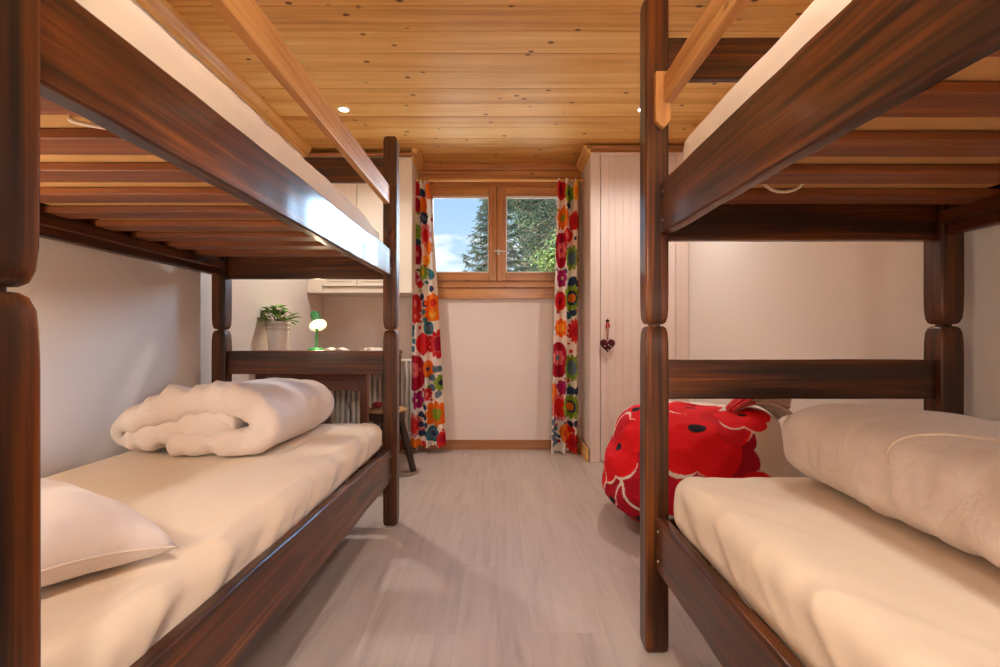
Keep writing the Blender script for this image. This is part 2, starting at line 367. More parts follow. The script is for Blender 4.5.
# crown moulding where walls meet the ceiling
def crown(x, s):
    bm = nb(); pts = [(0, CEIL), (0, CEIL-0.075), (0.012*s, CEIL-0.078), (0.02*s, CEIL-0.055), (0.045*s, CEIL-0.02), (0.05*s, CEIL)]
    return loft(bm, [[(x+a, y, b) for a, b in pts] for y in (YB, 3.78 if s > 0 else 3.68)])
struct('trim_5', crown(XL, 1), crownw); struct('trim_6', crown(XR, -1), crownw)

# ------------------------------------------------------------------ window
def window():
    t = thing('window_1', None, None, (0, YW, WZ0)); t['kind'] = 'structure'
    y0, y1 = YW-0.02, YW+0.07
    bm = nb()
    beam('X', WX0, WX1, (y0, y1, WZ1-0.045, WZ1), 0.004, n=4, bm=bm); beam('X', WX0, WX1, (y0, y1, WZ0, WZ0+0.03), 0.004, n=4, bm=bm)
    obj('window_frame', bm, winx, t, smooth='auto')
    bm = nb()
    beam('Z', WZ0+0.03, WZ1-0.045, (WX0, WX0+0.04, y0, y1), 0.004, n=4, bm=bm); beam('Z', WZ0+0.03, WZ1-0.045, (WX1-0.04, WX1, y0, y1), 0.004, n=4, bm=bm)
    obj('window_jamb', bm, winz, t, smooth='auto')
    obj('mullion', beam('Z', WZ0+0.03, WZ1-0.045, (-0.045, -0.005, y0+0.047, y1), 0.004, n=4), winz, t, smooth='auto')
    for i, (a, b) in enumerate(((WX0+0.042, -0.027), (-0.023, WX1-0.042))):
        gx0, gx1 = ((-0.562, -0.093), (0.050, 0.485))[i]; gz0, gz1 = 1.462, 2.095
        zb, zt = WZ0+0.032, WZ1-0.047
        bm = nb(); yy = (y0-0.012, y0+0.045)
        beam('Z', zb, zt, (a, gx0, *yy), 0.006, n=4, bm=bm); beam('Z', zb, zt, (gx1, b, *yy), 0.006, n=4, bm=bm)
        s = obj('sash', bm, winz, t, smooth='auto')
        bm = nb(); beam('X', gx0, gx1, (*yy, zb, gz0), 0.006, n=4, bm=bm); beam('X', gx0, gx1, (*yy, gz1, zt), 0.006, n=4, bm=bm)
        obj('rail', bm, winx, s, smooth='auto')
        w = 0.009; bm = nb()
        box(bm, gx0, gx0+w, y0+0.01, y0+0.02, gz0, gz1); box(bm, gx1-w, gx1, y0+0.01, y0+0.02, gz0, gz1)
        box(bm, gx0+w, gx1-w, y0+0.01, y0+0.02, gz0, gz0+w); box(bm, gx0+w, gx1-w, y0+0.01, y0+0.02, gz1-w*2, gz1)
        obj('glazing_bead', bm, whitep, s)
        obj('pane', bx(gx0, gx1, y0+0.024, y0+0.028, gz0, gz1), glass, s)
    bm = nb(); lathe(bm, [(0.012, 0), (0.012, 0.012), (0.006, 0.014), (0.006, 0.03)], (-0.012, y0-0.012, 1.63), 16, Matrix.Rotation(PI/2, 3, 'X'))
    beam('Z', 1.605, 1.655, (-0.022, -0.002, y0-0.018, y0-0.012), 0.003, n=2, bm=bm)
    beam('X', -0.05, 0.045, (y0-0.045, y0-0.036, 1.624, 1.638), 0.004, n=4, bm=bm)
    obj('handle', bm, white, t, smooth='auto')
    obj('sill', beam('X', -0.668, 0.60, (YW-0.045, YW, 1.335, 1.375), 0.006, n=4), winx, t, smooth='auto')
    obj('apron', beam('X', -0.668, 0.60, (YW-0.03, YW, 1.245, 1.334), 0.004, n=4), winx, t, smooth='auto')
    settle(t)
window()

# ------------------------------------------------------------------ bunk beds
def post_bm(cx, cy, top=1.925, hw=0.0345, seed=0, J=0.965):
    J = J; z = [(0.0, .8), (0.006, .94), (0.02, 1), (0.3, 1.0), (0.6, 1.0), (J-0.09, 1.0), (J-0.05, 0.985), (J-0.022, 0.93), (J-0.008, 0.80), (J-0.003, 0.62), (J-0.0025, 0.42), (J+0.0025, 0.42), (J+0.003, 0.62),
                    (J+0.008, 0.80), (J+0.022, 0.93), (J+0.05, 0.985), (J+0.10, 1.0), (1.3, 1), (1.6, 1), (top-0.03, 1), (top-0.012, .92), (top-0.003, .72), (top, .5)]
    rings = []
    for h, s in z:
        w = hw*s+0.0008*noise.noise(Vector((h*4, seed, 0)))
        rings.append([(a, b, h) for a, b in rrect(cx-w, cx+w, cy-w, cy+w, 0.007*s, 2)])
    return loft(nb(), rings)

def bunk_bed(name, label, side, X_in, X_wall, y_near, y_far, lower, upper, guard, slat_ys, cross_near=True):
    """side = -1: bed on the left. X_in / X_wall: aisle-side and wall-side faces of the posts; y_far = near face of the far posts"""
    t = thing(name, label, 'bunk bed', ((X_in+X_wall)/2, (y_near+y_far)/2, 0), 'bunk beds along the two walls')
    s = side; hw = 0.0345
    cin, cw = X_in+s*hw, X_wall-s*hw
    yf, yn = y_far+hw, y_near-hw
    for i, (cx, cy) in enumerate(((cin, yf), (cw, yf), (cin, yn), (cw, yn))):
        obj('post', post_bm(cx, cy, 1.95 if s > 0 else 1.925, seed=i+s, J=0.981 if (s < 0 and i > 1) else 0.965), bedw[2], t, smooth='auto')
    def rr(x_out, th, zs):   # x_out aisle face; zs = (far lo, far hi, near lo, near hi)
        def f(u):
            a, b = sorted((x_out, x_out+s*th)); return (a, b, zs[2]+(zs[0]-zs[2])*u, zs[3]+(zs[1]-zs[3])*u)
        return f
    o = obj('upper_side_rail', beam('Y', y_near, y_far, rr(upper[0], 0.034, upper[1]), 0.006, 0.0035, 60, seed=s+3), bedw[1], t, smooth='auto')
    bolts(o, upper[0], y_far, upper[1], s)
    o = obj('lower_side_rail', beam('Y', y_near, y_far, rr(lower[0], 0.034, lower[1]), 0.008, 0.003, 60, seed=s+9), bedw[1], t, smooth='auto')
    bolts(o, lower[0], y_far, lower[1], s)
    a, b = sorted((cw-0.017, cw+0.017))
    obj('upper_wall_rail', beam('Y', y_near, y_far, (a, b, 1.232, 1.37), 0.006, 0.002, 40, seed=5), bedw[1], t, smooth='auto')
    obj('lower_wall_rail', beam('Y', y_near, y_far, (a, b, 0.25, 0.39), 0.006, 0.002, 40, seed=6), bedw[1], t, smooth='auto')
    x0, x1 = sorted((cin-s*(-hw), cw+s*(-hw)))
    for yc in (yf, yn):
        near = yc == yn
        obj('headboard_rail', beam('X', x0, x1, (yc-0.016, yc+0.016, 1.70, 1.822), 0.006, 0.0015, 24, seed=2), bedw[0], t, smooth='auto')
        obj('end_rail', beam('X', x0, x1, (yc-0.018, yc+0.018, 1.218, 1.36), 0.006, 0.0015, 24, seed=3), bedw[0], t, smooth='auto')
        obj('middle_rail', beam('X', x0, x1, (yc-0.016, yc+0.016, 0.745, 0.862), 0.006, 0.0015, 24, seed=4), bedw[0], t, smooth='auto')
        obj('lower_end_rail', beam('X', x0, x1, (yc-0.018, yc+0.018, 0.25, 0.39), 0.006, 0.0015, 24, seed=8), bedw[0], t, smooth='auto')
    # slat ledges and slats
    xi, xw = upper[0]+s*0.034, (b if s < 0 else a)
    for zz, nm in ((1.262, 'upper_slat_ledge'), (0.37-0.055, 'lower_slat_ledge')):
        for q in ((xi, xi+s*0.025), (xw-s*0.025, xw)):
            a_, b_ = sorted(q); obj(nm, bx(a_, b_, y_near, y_far, zz, zz+0.036), bedw[1], t, bevel=0.002)
    a_, b_ = sorted((xi+s*0.001, xw-s*0.001))
    k = 0
    for y in slat_ys:
        obj('slat', beam('X', a_, b_, (y, y+0.085, 1.299, 1.319), 0.003, 0.0012, 16, seed=k), slatw, t, smooth='auto'); k += 1
    for y in slat_ys: obj('lower_slat', bx(a_, b_, y, y+0.085, 0.352, 0.372), slatw, t, bevel=0.002)
    # guard rail and its brackets
    gx, g0, g1 = guard
    a_, b_ = sorted((gx, gx+s*0.028))
    obj('guard_rail', beam('Y', y_near-0.001, y_far-0.022, (a_, b_, g0, g1), 0.004, 0.001, 40, seed=11), guardw, t, smooth='auto')
    if s > 0:
        bw = 0.019; zb = 1.534; zt = 1.70; cx = gx-0.004
        bm = nb(); pts = [(cx-bw, zt), (cx-bw, zb+0.022), (cx+0.004, zb), (cx+bw+0.006, zb+0.024), (cx+bw+0.006, zt)]
        loft(bm, [[(p, y, q) for p, q in pts] for y in (y_far-0.021, y_far-0.001)])
        obj('rail_bracket', bm, pinez, t, bevel=0.002)
    else:
        bm = nb(); cx = gx-0.012; bw = 0.02
        pts = [(cx-bw, 1.672), (cx-bw, 1.46), (cx, 1.43), (cx+bw, 1.46), (cx+bw, 1.672)]
        loft(bm, [[(p, y, q) for p, q in pts] for y in (y_far-0.021, y_far-0.001)])
        obj('rail_bracket', bm, bedw[2], t, bevel=0.003)
    settle(t); return t
def bolts(parent, x, y, zs, s):
    for z in (zs[0]+0.035, zs[1]-0.035):
        obj('bolt', lathe(nb(), [(0.0045, 0), (0.0045, 0.002), (0.002, 0.0035)], (x, y-0.03, z), 12, Matrix.Rotation(-s*PI/2, 3, 'Y')), metal, parent, smooth='auto')
L_sl = [0.564+0.183*k for k in range(11)]; L_sl = [y for y in L_sl if y < 2.36]
bunk_bed('bunk_bed', 'dark stained pine bunk bed along the left wall, its lower bunk holding a loose pillow', -1, -0.508, -1.422, 0.557, 2.46,
         (-0.532, (0.222, 0.382, 0.262, 0.440)), (-0.532, (1.229, 1.358, 1.226, 1.354)), (-0.536, 1.577, 1.667), L_sl)
R_sl = [0.758-0.183*6+0.183*k for k in range(11)]; R_sl = [y for y in R_sl if y < 1.37]
bunk_bed('bunk_bed', 'dark stained pine bunk bed along the right wall, in front of the red flowered beanbag', 1, 0.428, 1.366, -0.42, 1.467,
         (0.455, (0.25, 0.405, 0.25, 0.405)), (0.470, (1.232, 1.384, 1.205, 1.384)), (0.474, 1.607, 1.687), R_sl)

# ------------------------------------------------------------------ mattresses in fitted sheets
def mattress(name, label, group, x0, x1, y0, y1, z0, z1, aisle, seed, lim, n=(50, 110, 12), puff=0.012, droop=0, fold=0.010):
    xa = x1 if aisle > 0 else x0
    def disp(p, nr):
        side = abs(nr.x)*(1-abs(nr.z)**3)+abs(nr.y)*0.5
        v = Vector((p.x*1.6+seed, p.y*1.6, p.z*1.6))
        q = -puff*(0.45+0.5*max(-0.8, min(0.8, fbm(v, 2))))*max(nr.z, 0)
        # slanting pulls of the sheet down the aisle side and over the edge
        dx = abs(p.x-xa); near = math.exp(-(dx/0.22)**2)
        w = fbm(Vector((p.y*5.5+dx*9.0+(0.5-p.z)*7+seed, dx*1.5, p.z*0.8)), 2)
        w = 0.35-abs(w)*1.6 if seed > 1 else w
        q += fold*near*(w*(0.5 if nr.z > 0.9 else 1.3)-(0.3 if nr.z > 0.9 else 0))
        if nr.z < -0.3: q *= 0
        q += fold*0.35*noise.noise(Vector((p.y*13+dx*16+(0.5-p.z)*12, dx*4+seed, 2)))*near*(1.0 if nr.z < 0.9 else 0.5)
        d = p+nr*q
        if droop:
            e = max(0, (p.y-(y1-0.45))/0.45); d.z -= droop*e*e*near if nr.z > 0 else 0
        d.z = max(d.z, z0) if nr.z > -0.3 else d.z
        xl, zl, ym = lim      # tucked in behind the side rail, free to swell above it
        free = max(0.0, min(1.0, (d.z-zl-0.004)/0.02))*0.012
        d.x = min(d.x, xl-0.001+free) if aisle > 0 else max(d.x, xl+0.001-free)
        d.y = min(d.y, ym-0.001); d.x = min(max(d.x, -1.388), 1.332)
        return d
    o = obj(name, soft_box((x0, x1, y0, y1, z0, z1), (0.06, 0.09, min(0.055, (z1-z0)/2.05)), n, disp), sheet, smooth=True)
    if z0 > 1:   # bare ticking underneath, seen between the slats
        o.data.materials.append(ticking)
        for p in o.data.polygons:
            if p.normal.z < -0.6: p.material_index = 1
    return tag(o, label, 'mattress', group)
G = 'sheeted bunk mattresses'
mattress('mattress', 'mattress in cream sheet on the left lower bunk, under the folded duvet and pillow', G, -1.385, -0.563, 0.565, 2.453, 0.3735, 0.522, 1, 1.3, (-0.566, 0.40, 2.46), (70, 220, 14), fold=0.011)
mattress('mattress', 'mattress in cream sheet on the left upper bunk, above the wooden slats', G, -1.385, -0.568, 0.565, 2.42, 1.3205, 1.485, 1, 5.3, (-0.566, 1.36, 2.46), (40, 90, 10), droop=0.06, fold=0.003)
mattress('mattress', 'mattress in cream sheet on the right lower bunk, beneath the long rolled duvet', G, 0.484, 1.328, -0.41, 1.452, 0.3735, 0.548, -1, 9.1, (0.489, 0.405, 1.467), (70, 260, 14), fold=0.007)
mattress('mattress', 'mattress in cream sheet on the right upper bunk, behind the pale guard rail', G, 0.508, 1.328, -0.41, 1.452, 1.3205, 1.512, -1, 3.7, (0.504, 1.384, 1.467), (40, 90, 10), fold=0.003)
def strap(parent, pts):
    obj('carrying_strap', tube(nb(), pts, 0.004, 6), sheet, bpy.data.objects[parent], smooth=True)
strap('mattress.001', [(-0.66+0.10*math.cos(a*PI/10), 0.885+0.012*math.sin(a*PI/5), 1.3185-0.022*math.sin(a*PI/10)) for a in range(11)])
strap('mattress.003', [(0.70+0.05*math.cos(a*PI/10), 1.235, 1.3185-0.03*math.sin(a*PI/10)) for a in range(11)])

# ------------------------------------------------------------------ folded duvet on the left bunk
def folded_duvet():
    path = [(.375,.098),(.29,.10),(.17,.083),(.09,.066),(.035,.058),(.005,.075),(.02,.105),(.09,.137),(.20,.166),(.32,.176),(.41,.163),(.462,.12),(.462,.072),(.41,.042),(.32,.036),(.22,.034),(.15,.036)]
    # dense Catmull-Rom
    pts = []
    for i in range(len(path)-1):
        p0, p1, p2, p3 = (Vector(path[max(i-1, 0)]), Vector(path[i]), Vector(path[i+1]), Vector(path[min(i+2, len(path)-1)]))
        for k in range(6):
            t = k/6; pts.append(0.5*((2*p1)+(p2-p0)*t+(2*p0-5*p1+4*p2-p3)*t*t+(3*p1-p0-3*p2+p3)*t**3))
    pts.append(Vector(path[-1]))
    n = len(pts); rings = []; NV = 70; D = 0.66
    for j in range(NV+1):
        v = j/NV; e = min(v, 1-v)*D
        endf = math.sqrt(max(0.0, 1-(1-min(e/0.04, 1))**2)); ht = 0.35+0.65*endf
        up, lo = [], []
        for i, p in enumerate(pts):
            a = pts[max(i-1, 0)]; b = pts[min(i+1, n-1)]; tg = (b-a).normalized(); nr = Vector((-tg.y, tg.x))
            u = i/(n-1); te = min(u, 1-u)*1.35; th = 0.043*math.sqrt(max(0, 1-(1-min(te/0.07, 1))**2))+0.004
            th *= ht
            puff = 0.014*fbm(Vector((p.x*9, v*D*6, p.y*9+3)), 3)-0.007*max(0, 0.25-abs(noise.noise(Vector((p.x*5+p.y*6, v*D*2.6+p.x*2, 11)))))*4
            fr = math.exp(-(v*D/0.07)**2)
            crump = fr*0.030*fbm(Vector((p.x*22+5, p.y*22, 1.0+v*3)), 2)
            inner = 1 if u < 0.25 else 0
            yo = v*D + 0.03*fr*noise.noise(Vector((p.x*9, p.y*12, 7))) + inner*fr*0.012
            yo += (0.03*math.sin(p.x*7) if v > 0.5 else 0)*0
            for lst, sg in ((up, 1), (lo, -1)):
                q = p+nr*sg*(th+puff*(0.6 if sg > 0 else 0.3)+crump*(0.9 if sg > 0 else 0.5))
                # top slopes: rear edge pushed down and inward
                hs = 1-0.10*v
                x = -1.292+q.x*1.02+(0.03*v if q.x < 0.1 else 0)
                z = 0.5205+max(q.y*hs, 0.002 + 0.002*noise.noise(Vector((x*9, v*9, 0))))*1.10
                lst.append((x, 1.70+yo, z))
        rings.append(up+lo[::-1])
    bm = loft(nb(), rings, cap=False); bm.verts.ensure_lookup_table(); W_ = len(rings[0])
    for base in (0, (len(rings)-1)*W_):
        for i in range(n-1):
            q = [bm.verts[base+i], bm.verts[base+i+1], bm.verts[base+W_-2-i], bm.verts[base+W_-1-i]]
            bm.faces.new(q)
    o = obj('folded_duvet', bm, duvet, smooth=True)
    tag(o, 'cream duvet folded into a plump bundle on the left lower bunk', 'duvet')
folded_duvet()

def rolled_duvet():
    x0, x1, y0, y1, z0, z1 = 0.758, 1.345, -0.25, 1.436, 0.5475, 0.746
    nV, nU = 130, 72; rings = []
    for j in range(nV+1):
        v = j/nV; y = y0+(y1-y0)*v
        e = (y1-y); ef = math.sqrt(max(0.0, 1-(1-min(e/0.13, 1))**2)) if e < 0.13 else 1
        e2 = (y-y0); ef *= math.sqrt(max(0.0, 1-(1-min(e2/0.1, 1))**2)) if e2 < 0.1 else 1
        ef = max(ef, 0.03); ring = []
        cx, cz = (x0+x1)/2, z0+(z1-z0)*0.46
        for i in range(nU):
            a = 2*PI*i/nU; c, s = math.cos(a), math.sin(a)
            ex = 2.9; k = (abs(c)**ex+abs(s)**ex)**(-1/ex)
            hx, hz = (x1-x0)/2*(0.55+0.45*ef), (z1-z0)/2*(0.12+0.88*ef)*1.06
            px_, pz = c*k*hx, s*k*hz
            slope = -0.030*(px_/hx)  # fuller towards the aisle
            p = Vector((cx+px_, y, cz+pz+(slope if s > 0 else 0)))
            side = max(0, -c)
            # gathers running around the roll
            g = 0.008*noise.noise(Vector((y*19+1.5*math.sin(p.z*14)+side*1.5, p.z*3.5, p.x*1.0)))+0.005*noise.noise(Vector((y*37, p.z*9, p.x*2)))
            b = 0.009*fbm(Vector((p.x*3, y*1.8, p.z*2)), 2)
            p += Vector((c, 0, s))*((g*(0.5+0.9*side)+b)*(1 if ef > 0.5 else 0.5))
            p.z = max(p.z, z0+0.0005+0.001*side)
            p.x = min(p.x, 1.385)
            ring.append(p)
        rings.append(ring)
    t = thing('rolled_duvet', 'long cream duvet rolled lengthwise on the right lower bunk', 'duvet', (1.06, 0.6, 0.537))
    ob = obj('roll', loft(nb(), rings), duvet, t, smooth=True)
    # seam of the cover crossing the roll, laid onto the surface
    bvh = BVHTree.FromPolygons([v.co for v in ob.data.vertices], [p.vertices[:] for p in ob.data.polygons])
    pts = []
    for px, py in ((893, 470), (889, 462), (888, 452), (893, 444), (902, 439), (915, 436), (930, 435), (945, 435), (960, 436.5), (975, 438), (990, 440), (1010, 444), (1040, 452)):
        d = (P(px, py, 1)-Vector((0, 0, EYE))).normalized(); h = bvh.ray_cast(Vector((0, 0, EYE)), d)
        if h[0]: pts.append(h[0]+h[1]*0.0015*(1 if h[1].dot(d) < 0 else -1))
    if len(pts) > 2: obj('cover_seam', tube(nb(), pts, 0.0028, 6), seamm, t, smooth=True)
    settle(t)
rolled_duvet()

# ------------------------------------------------------------------ pillow on the left bunk
def pillow():
    A = Vector((-0.608, 0.945)); du = Vector((-0.91, 0.415)); dv = Vector((-0.415, -0.91)); LU, LV = 0.66, 0.44
    n = 44; T = 0.072
    t = thing('pillow', 'cream pillow lying askew on the left lower bunk beside the near post', 'pillow', (-1.0, 0.95, 0.522))
    def pt(u, v, sg, off=0):
        a, b = 2*u-1, 2*v-1
        h = T*((1-a**4)*(1-b**4))**0.42
        # sides bow inward between the corners
        uu = u-0.03*(2*u-1)*(1-b*b)*0.9; vv = v-0.03*(2*v-1)*(1-a*a)*0.9
        p = A+du*LU*uu+dv*LV*vv
        edge = 1-max(abs(a), abs(b))
        wr = 0.006*fbm(Vector((u*5, v*5, sg)), 3)*min(1, edge*5)+0.005*noise.noise(Vector((math.atan2(b, a)*5, edge*1.5, 2)))*(1-edge)*min(1, edge*8)
        base = 0.533+0.036*(1-a*a*b*b)
        return Vector((p.x, p.y, max(base+sg*(h*(1.15 if sg > 0 else 0.80)+wr*(1 if sg > 0 else .4)+off), 0.523)))
    bm = nb(); g = [[[bm.verts.new(pt(i/n, j/n, sg)) for j in range(n+1)] for i in range(n+1)] for sg in (1, -1)]
    for k in (0, 1):
        for i in range(n):
            for j in range(n): bm.faces.new((g[k][i][j], g[k][i+1][j], g[k][i+1][j+1], g[k][i][j+1]))
    bmesh.ops.remove_doubles(bm, verts=bm.verts[:], dist=0.0004)
    obj('pillowcase', bm, duvet, t, smooth=True)
    loop = [pt(i/n, 0, 0) for i in range(n)]+[pt(1, j/n, 0) for j in range(n)]+[pt(1-i/n, 1, 0) for i in range(n)]+[pt(0, 1-j/n, 0) for j in range(n+1)]
    obj('piping', tube(nb(), loop, 0.0026, 6), seamm, t, smooth=True)
    settle(t)
pillow()

# ------------------------------------------------------------------ printed cloth: flowers evaluated in cloth coordinates
def paint(me, cols):
    at = me.color_attributes.new('print', 'FLOAT_COLOR', 'POINT'); at.data.foreach_set('color', cols.astype(np.float32).ravel())
def disc(col, XY, cx, cy, rx, ry, c, n=0, depth=0.0, ph=0.0):
    dx, dy = (XY[:, 0]-cx)/rx, (XY[:, 1]-cy)/ry; r = np.hypot(dx, dy)
    if n: r = r/(1-depth*(1-np.abs(np.cos(n*0.5*np.arctan2(dy, dx)+ph))**0.6))
    col[r < 1] = c
S = lambda *a: np.array(srgb(*a))
RED, CRIM, ORG, GRN, NAVY, SLATE, TEAL, PINK, MAG, YEL, WHT = S(208,38,38), S(172,18,48), S(236,120,28), S(140,168,50), S(40,58,92), S(104,122,140), S(52,112,120), S(226,120,120), S(168,28,98), S(240,176,60), S(240,228,216)
L_FL = [  # px, py, rx, ry, colour, petals, centre colour, centre radius fraction
 (439,344,11,14,RED,12,PINK,.62),(439,344,5,7,CRIM,0,None,0),(423,344,5.5,11,RED,0,WHT,0),(414.5,373,10,17,CRIM,0,PINK,0),(414.5,370,5,7.5,PINK,7,CRIM,.3),
 (428,369,5,8,ORG,0,NAVY,.25),(441,383,6,8,GRN,10,NAVY,.4),(435,369,3,3.3,SLATE,0,None,0),(432,378,3,3.3,SLATE,0,None,0),(432,388,3,3.3,SLATE,0,None,0),(438,394,3,3.3,SLATE,0,None,0),
 (439,369,2.6,3,SLATE,0,None,0),(427.5,394,4,6.5,RED,10,PINK,.35),(436.5,414,10,13,ORG,8,GRN,.52),(433.5,434,6,7.5,TEAL,0,SLATE,.7),(433.5,434,2,2.4,NAVY,0,None,0),
 (417.5,400,5.5,9,MAG,6,WHT,.15),(413.5,425,6,9,RED,0,CRIM,.6),(413.5,425,8,12,PINK,14,RED,.72),(425,407,2.2,3,NAVY,0,None,0),(421,415,2.2,3,NAVY,0,None,0),(425,417,2.2,3,NAVY,0,None,0),(421,425,2.2,3,NAVY,0,None,0),
 (426,425,2.2,3,NAVY,0,None,0),(421,434,2.2,3,NAVY,0,None,0),(425,433,2.2,3,NAVY,0,None,0),(414.5,445,6,7,ORG,0,None,0),(443,440,7,8,RED,10,CRIM,.5),(424,444,3,3,RED,3,None,0),
 (432,314,9,7,ORG,0,YEL,.5),(429,328,5,6,TEAL,0,SLATE,.6),(424,312,2.2,3,TEAL,0,None,0),(425,320,2.2,3,TEAL,0,None,0),(415.5,316,4.5,8,RED,8,PINK,.45),(413,328,2.3,3,TEAL,0,None,0),(412.5,334,2.3,3,TEAL,0,None,0),(414,341,2.3,3,TEAL,0,None,0),(413,349,2.3,3,TEAL,0,None,0),
 (416.5,189,3,7,RED,0,None,0),(422,193,3,4,NAVY,0,None,0),(428,191,3,8,ORG,0,None,0),(423,206,3.5,9,ORG,0,None,0),(417,205,3,7,CRIM,0,None,0),(424,218,4,6,NAVY,8,SLATE,.4),(416,231,4,8,GRN,8,NAVY,.3),
 (426,235,5,12,PINK,8,RED,.6),(417,254,4.5,10,CRIM,0,PINK,.3),(427,260,3.5,5,YEL,0,ORG,.4),(414.5,277,4,7,MAG,6,None,0),(423,273,4,8,GRN,9,YEL,.4),(431,275,3,5,TEAL,0,None,0),(431.5,289,2.4,3.2,NAVY,0,None,0),
 (422,297,2.6,3.4,NAVY,0,None,0),(425,304,2.6,3.4,NAVY,0,None,0),(433,303,7,10,ORG,8,RED,.45),(415.5,304,4.5,10,RED,0,PINK,.4),(429,248,3,7,ORG,0,None,0),(418,242,2.4,3,NAVY,0,None,0),(420,284,3,4,RED,6,None,0),(413,292,3,4,CRIM,0,None,0)]
R_FL = [(561,190,5,9,RED,0,CRIM,.5),(569,193,4.5,9,GRN,10,NAVY,.4),(576,191,3,10,YEL,0,ORG,.5),(569,205,2,3,NAVY,0,None,0),(563,218,5.5,11,ORG,8,GRN,.35),(575,221,4.5,9,RED,0,CRIM,.5),(568,235,4,7,RED,0,PINK,.5),
 (561,250,5.5,17,CRIM,0,None,0),(561.5,250,3.5,8,PINK,6,CRIM,.3),(572,258,6,12,GRN,10,SLATE,.62),(562,278,4.5,9,MAG,6,WHT,.2),(573,280,3,3.4,NAVY,0,None,0),(576,284,3,3.4,NAVY,0,None,0),(571,284,2.6,3,NAVY,0,None,0),
 (572,298,8,13,GRN,10,NAVY,.62),(572,298,2.8,4.2,ORG,0,None,0),(560,301,5,9,RED,0,CRIM,.35),(561,328,6,9,ORG,8,YEL,.5),(575,331,6,12,RED,12,CRIM,.5),(573,313,3,3,NAVY,0,None,0),(569,316,2.4,3,TEAL,0,None,0),
 (558,360,8.5,17,CRIM,0,None,0),(558,358,5,8,PINK,7,SLATE,.35),(572,368,7,13,GRN,12,SLATE,.62),(562,387,4.5,7,MAG,6,None,0),(554,393,3.5,10,ORG,0,None,0),(571,391,3,4,NAVY,0,None,0),(577,391,3,4,NAVY,0,None,0),
 (560,408,7,10,RED,0,CRIM,.6),(560,408,9,13,PINK,14,RED,.74),(571,407,8,12,GRN,12,NAVY,.55),(570,407,2.8,4,ORG,0,None,0),(554,421,2.6,3.6,SLATE,0,None,0),(555,429,2.8,3.6,SLATE,0,None,0),(554,436,2.8,3.6,SLATE,0,None,0),(555,443,2.8,3.6,SLATE,0,None,0),
 (570,425,2.6,3.4,NAVY,0,None,0),(576,423,2.6,3.4,NAVY,0,None,0),(573,443,6,11,RED,12,CRIM,.45),(565,432,5,9,ORG,0,RED,.4),(571,430,3,3,RED,3,None,0)]
CU_Y = 3.985
def curtain(label, top, bot, pt, pb, flowers, nfold, ph, amp):
    """top/bot = (left px, right px); pt/pb = top and bottom py"""
    s_ = 500/CU_Y; toX = lambda px: (px-500)/s_; toZ = lambda py: EYE-(py-337)/s_
    nu, nv = 170, 620; V = np.zeros(((nu+1)*(nv+1), 3)); XY = np.zeros(((nu+1)*(nv+1), 2)); k = 0
    zt, zb = toZ(pt), toZ(pb)
    for j in range(nv+1):
        v = j/nv; z = zt+(zb-zt)*v
        e = v**0.8; xl = toX(top[0]+(bot[0]-top[0])*e); xr = toX(top[1]+(bot[1]-top[1])*e)
        for i in range(nu+1):
            u = i/nu; a = 2*PI*nfold*u+ph
            f = math.cos(a)+0.3*math.cos(2*a+v*2)
            x = xl+(xr-xl)*(u+0.32/(2*PI*nfold)*math.sin(a)*1.0)
            y = CU_Y+amp*(0.75+0.5*v)*f+0.006*noise.noise(Vector((u*4, v*5, ph)))
            V[k] = (x, y, z+0.002*math.cos(a)*v); XY[k] = (500+(xl+(xr-xl)*u)*s_, 337-(z-EYE)*s_); k += 1
    F = [(j*(nu+1)+i, j*(nu+1)+i+1, (j+1)*(nu+1)+i+1, (j+1)*(nu+1)+i) for j in range(nv) for i in range(nu)]
    me = bpy.data.meshes.new('curtain'); me.from_pydata(V.tolist(), [], F); me.materials.append(curt)
    col = np.tile(WHT, (len(V), 1)); rng = random.Random(5)
    for q in range(120):   # little seeds between the flowers
        disc(col, XY, rng.uniform(min(top[0], bot[0]), max(top[1], bot[1])), rng.uniform(pt, pb), rng.uniform(.8, 1.7), rng.uniform(.9, 2.2), (RED, GRN, CRIM, NAVY, ORG, TEAL)[q % 6])
    for px, py, rx, ry, c, n, cc, cf in flowers:
        disc(col, XY, px, py, rx*1.12, ry*1.06, c, n, 0.30 if n else 0)
        if cc is not None and cf: disc(col, XY, px, py, rx*cf, ry*cf, cc, n, 0.2 if n else 0)
    paint(me, col)
    o = link(bpy.data.objects.new('curtain', me)); me.shade_smooth()
    m = o.modifiers.new('s', 'SOLIDIFY'); m.thickness = 0.0015; m.offset = 0
    tag(o, label, 'curtain', 'flowered curtains beside the window')
curtain('white curtain printed with bright flowers, hanging left of the window', (413.5, 428.5), (410, 445.5), 181.5, 446.5, L_FL, 3, 0.4, 0.034)
curtain('white curtain printed with bright flowers, hanging right of the window by the wardrobe', (557.5, 579), (550.5, 579.5), 179, 452, R_FL, 2.5, 2.6, 0.04)
t = thing('curtain_rod', 'slim pale wooden curtain rod spanning the window niche', 'curtain rod', (0, CU_Y, 2.19))
bm = nb(); tube(bm, [(-0.668, CU_Y, 2.178), (0.66, CU_Y, 2.178)], 0.011, 12); obj('rod', bm, wood('rod_pine', 0, CEILC, 0.4), t, smooth='auto')
for px in (415, 419, 423, 427, 559, 564, 569, 574, 578):
    x = (px-500)/500*CU_Y
    obj('ring', tube(nb(), [(x, CU_Y+0.017*math.cos(a*PI/6), 2.178+0.017*math.sin(a*PI/6)) for a in range(13)], 0.002, 6), dark, t, smooth=True)
settle(t)

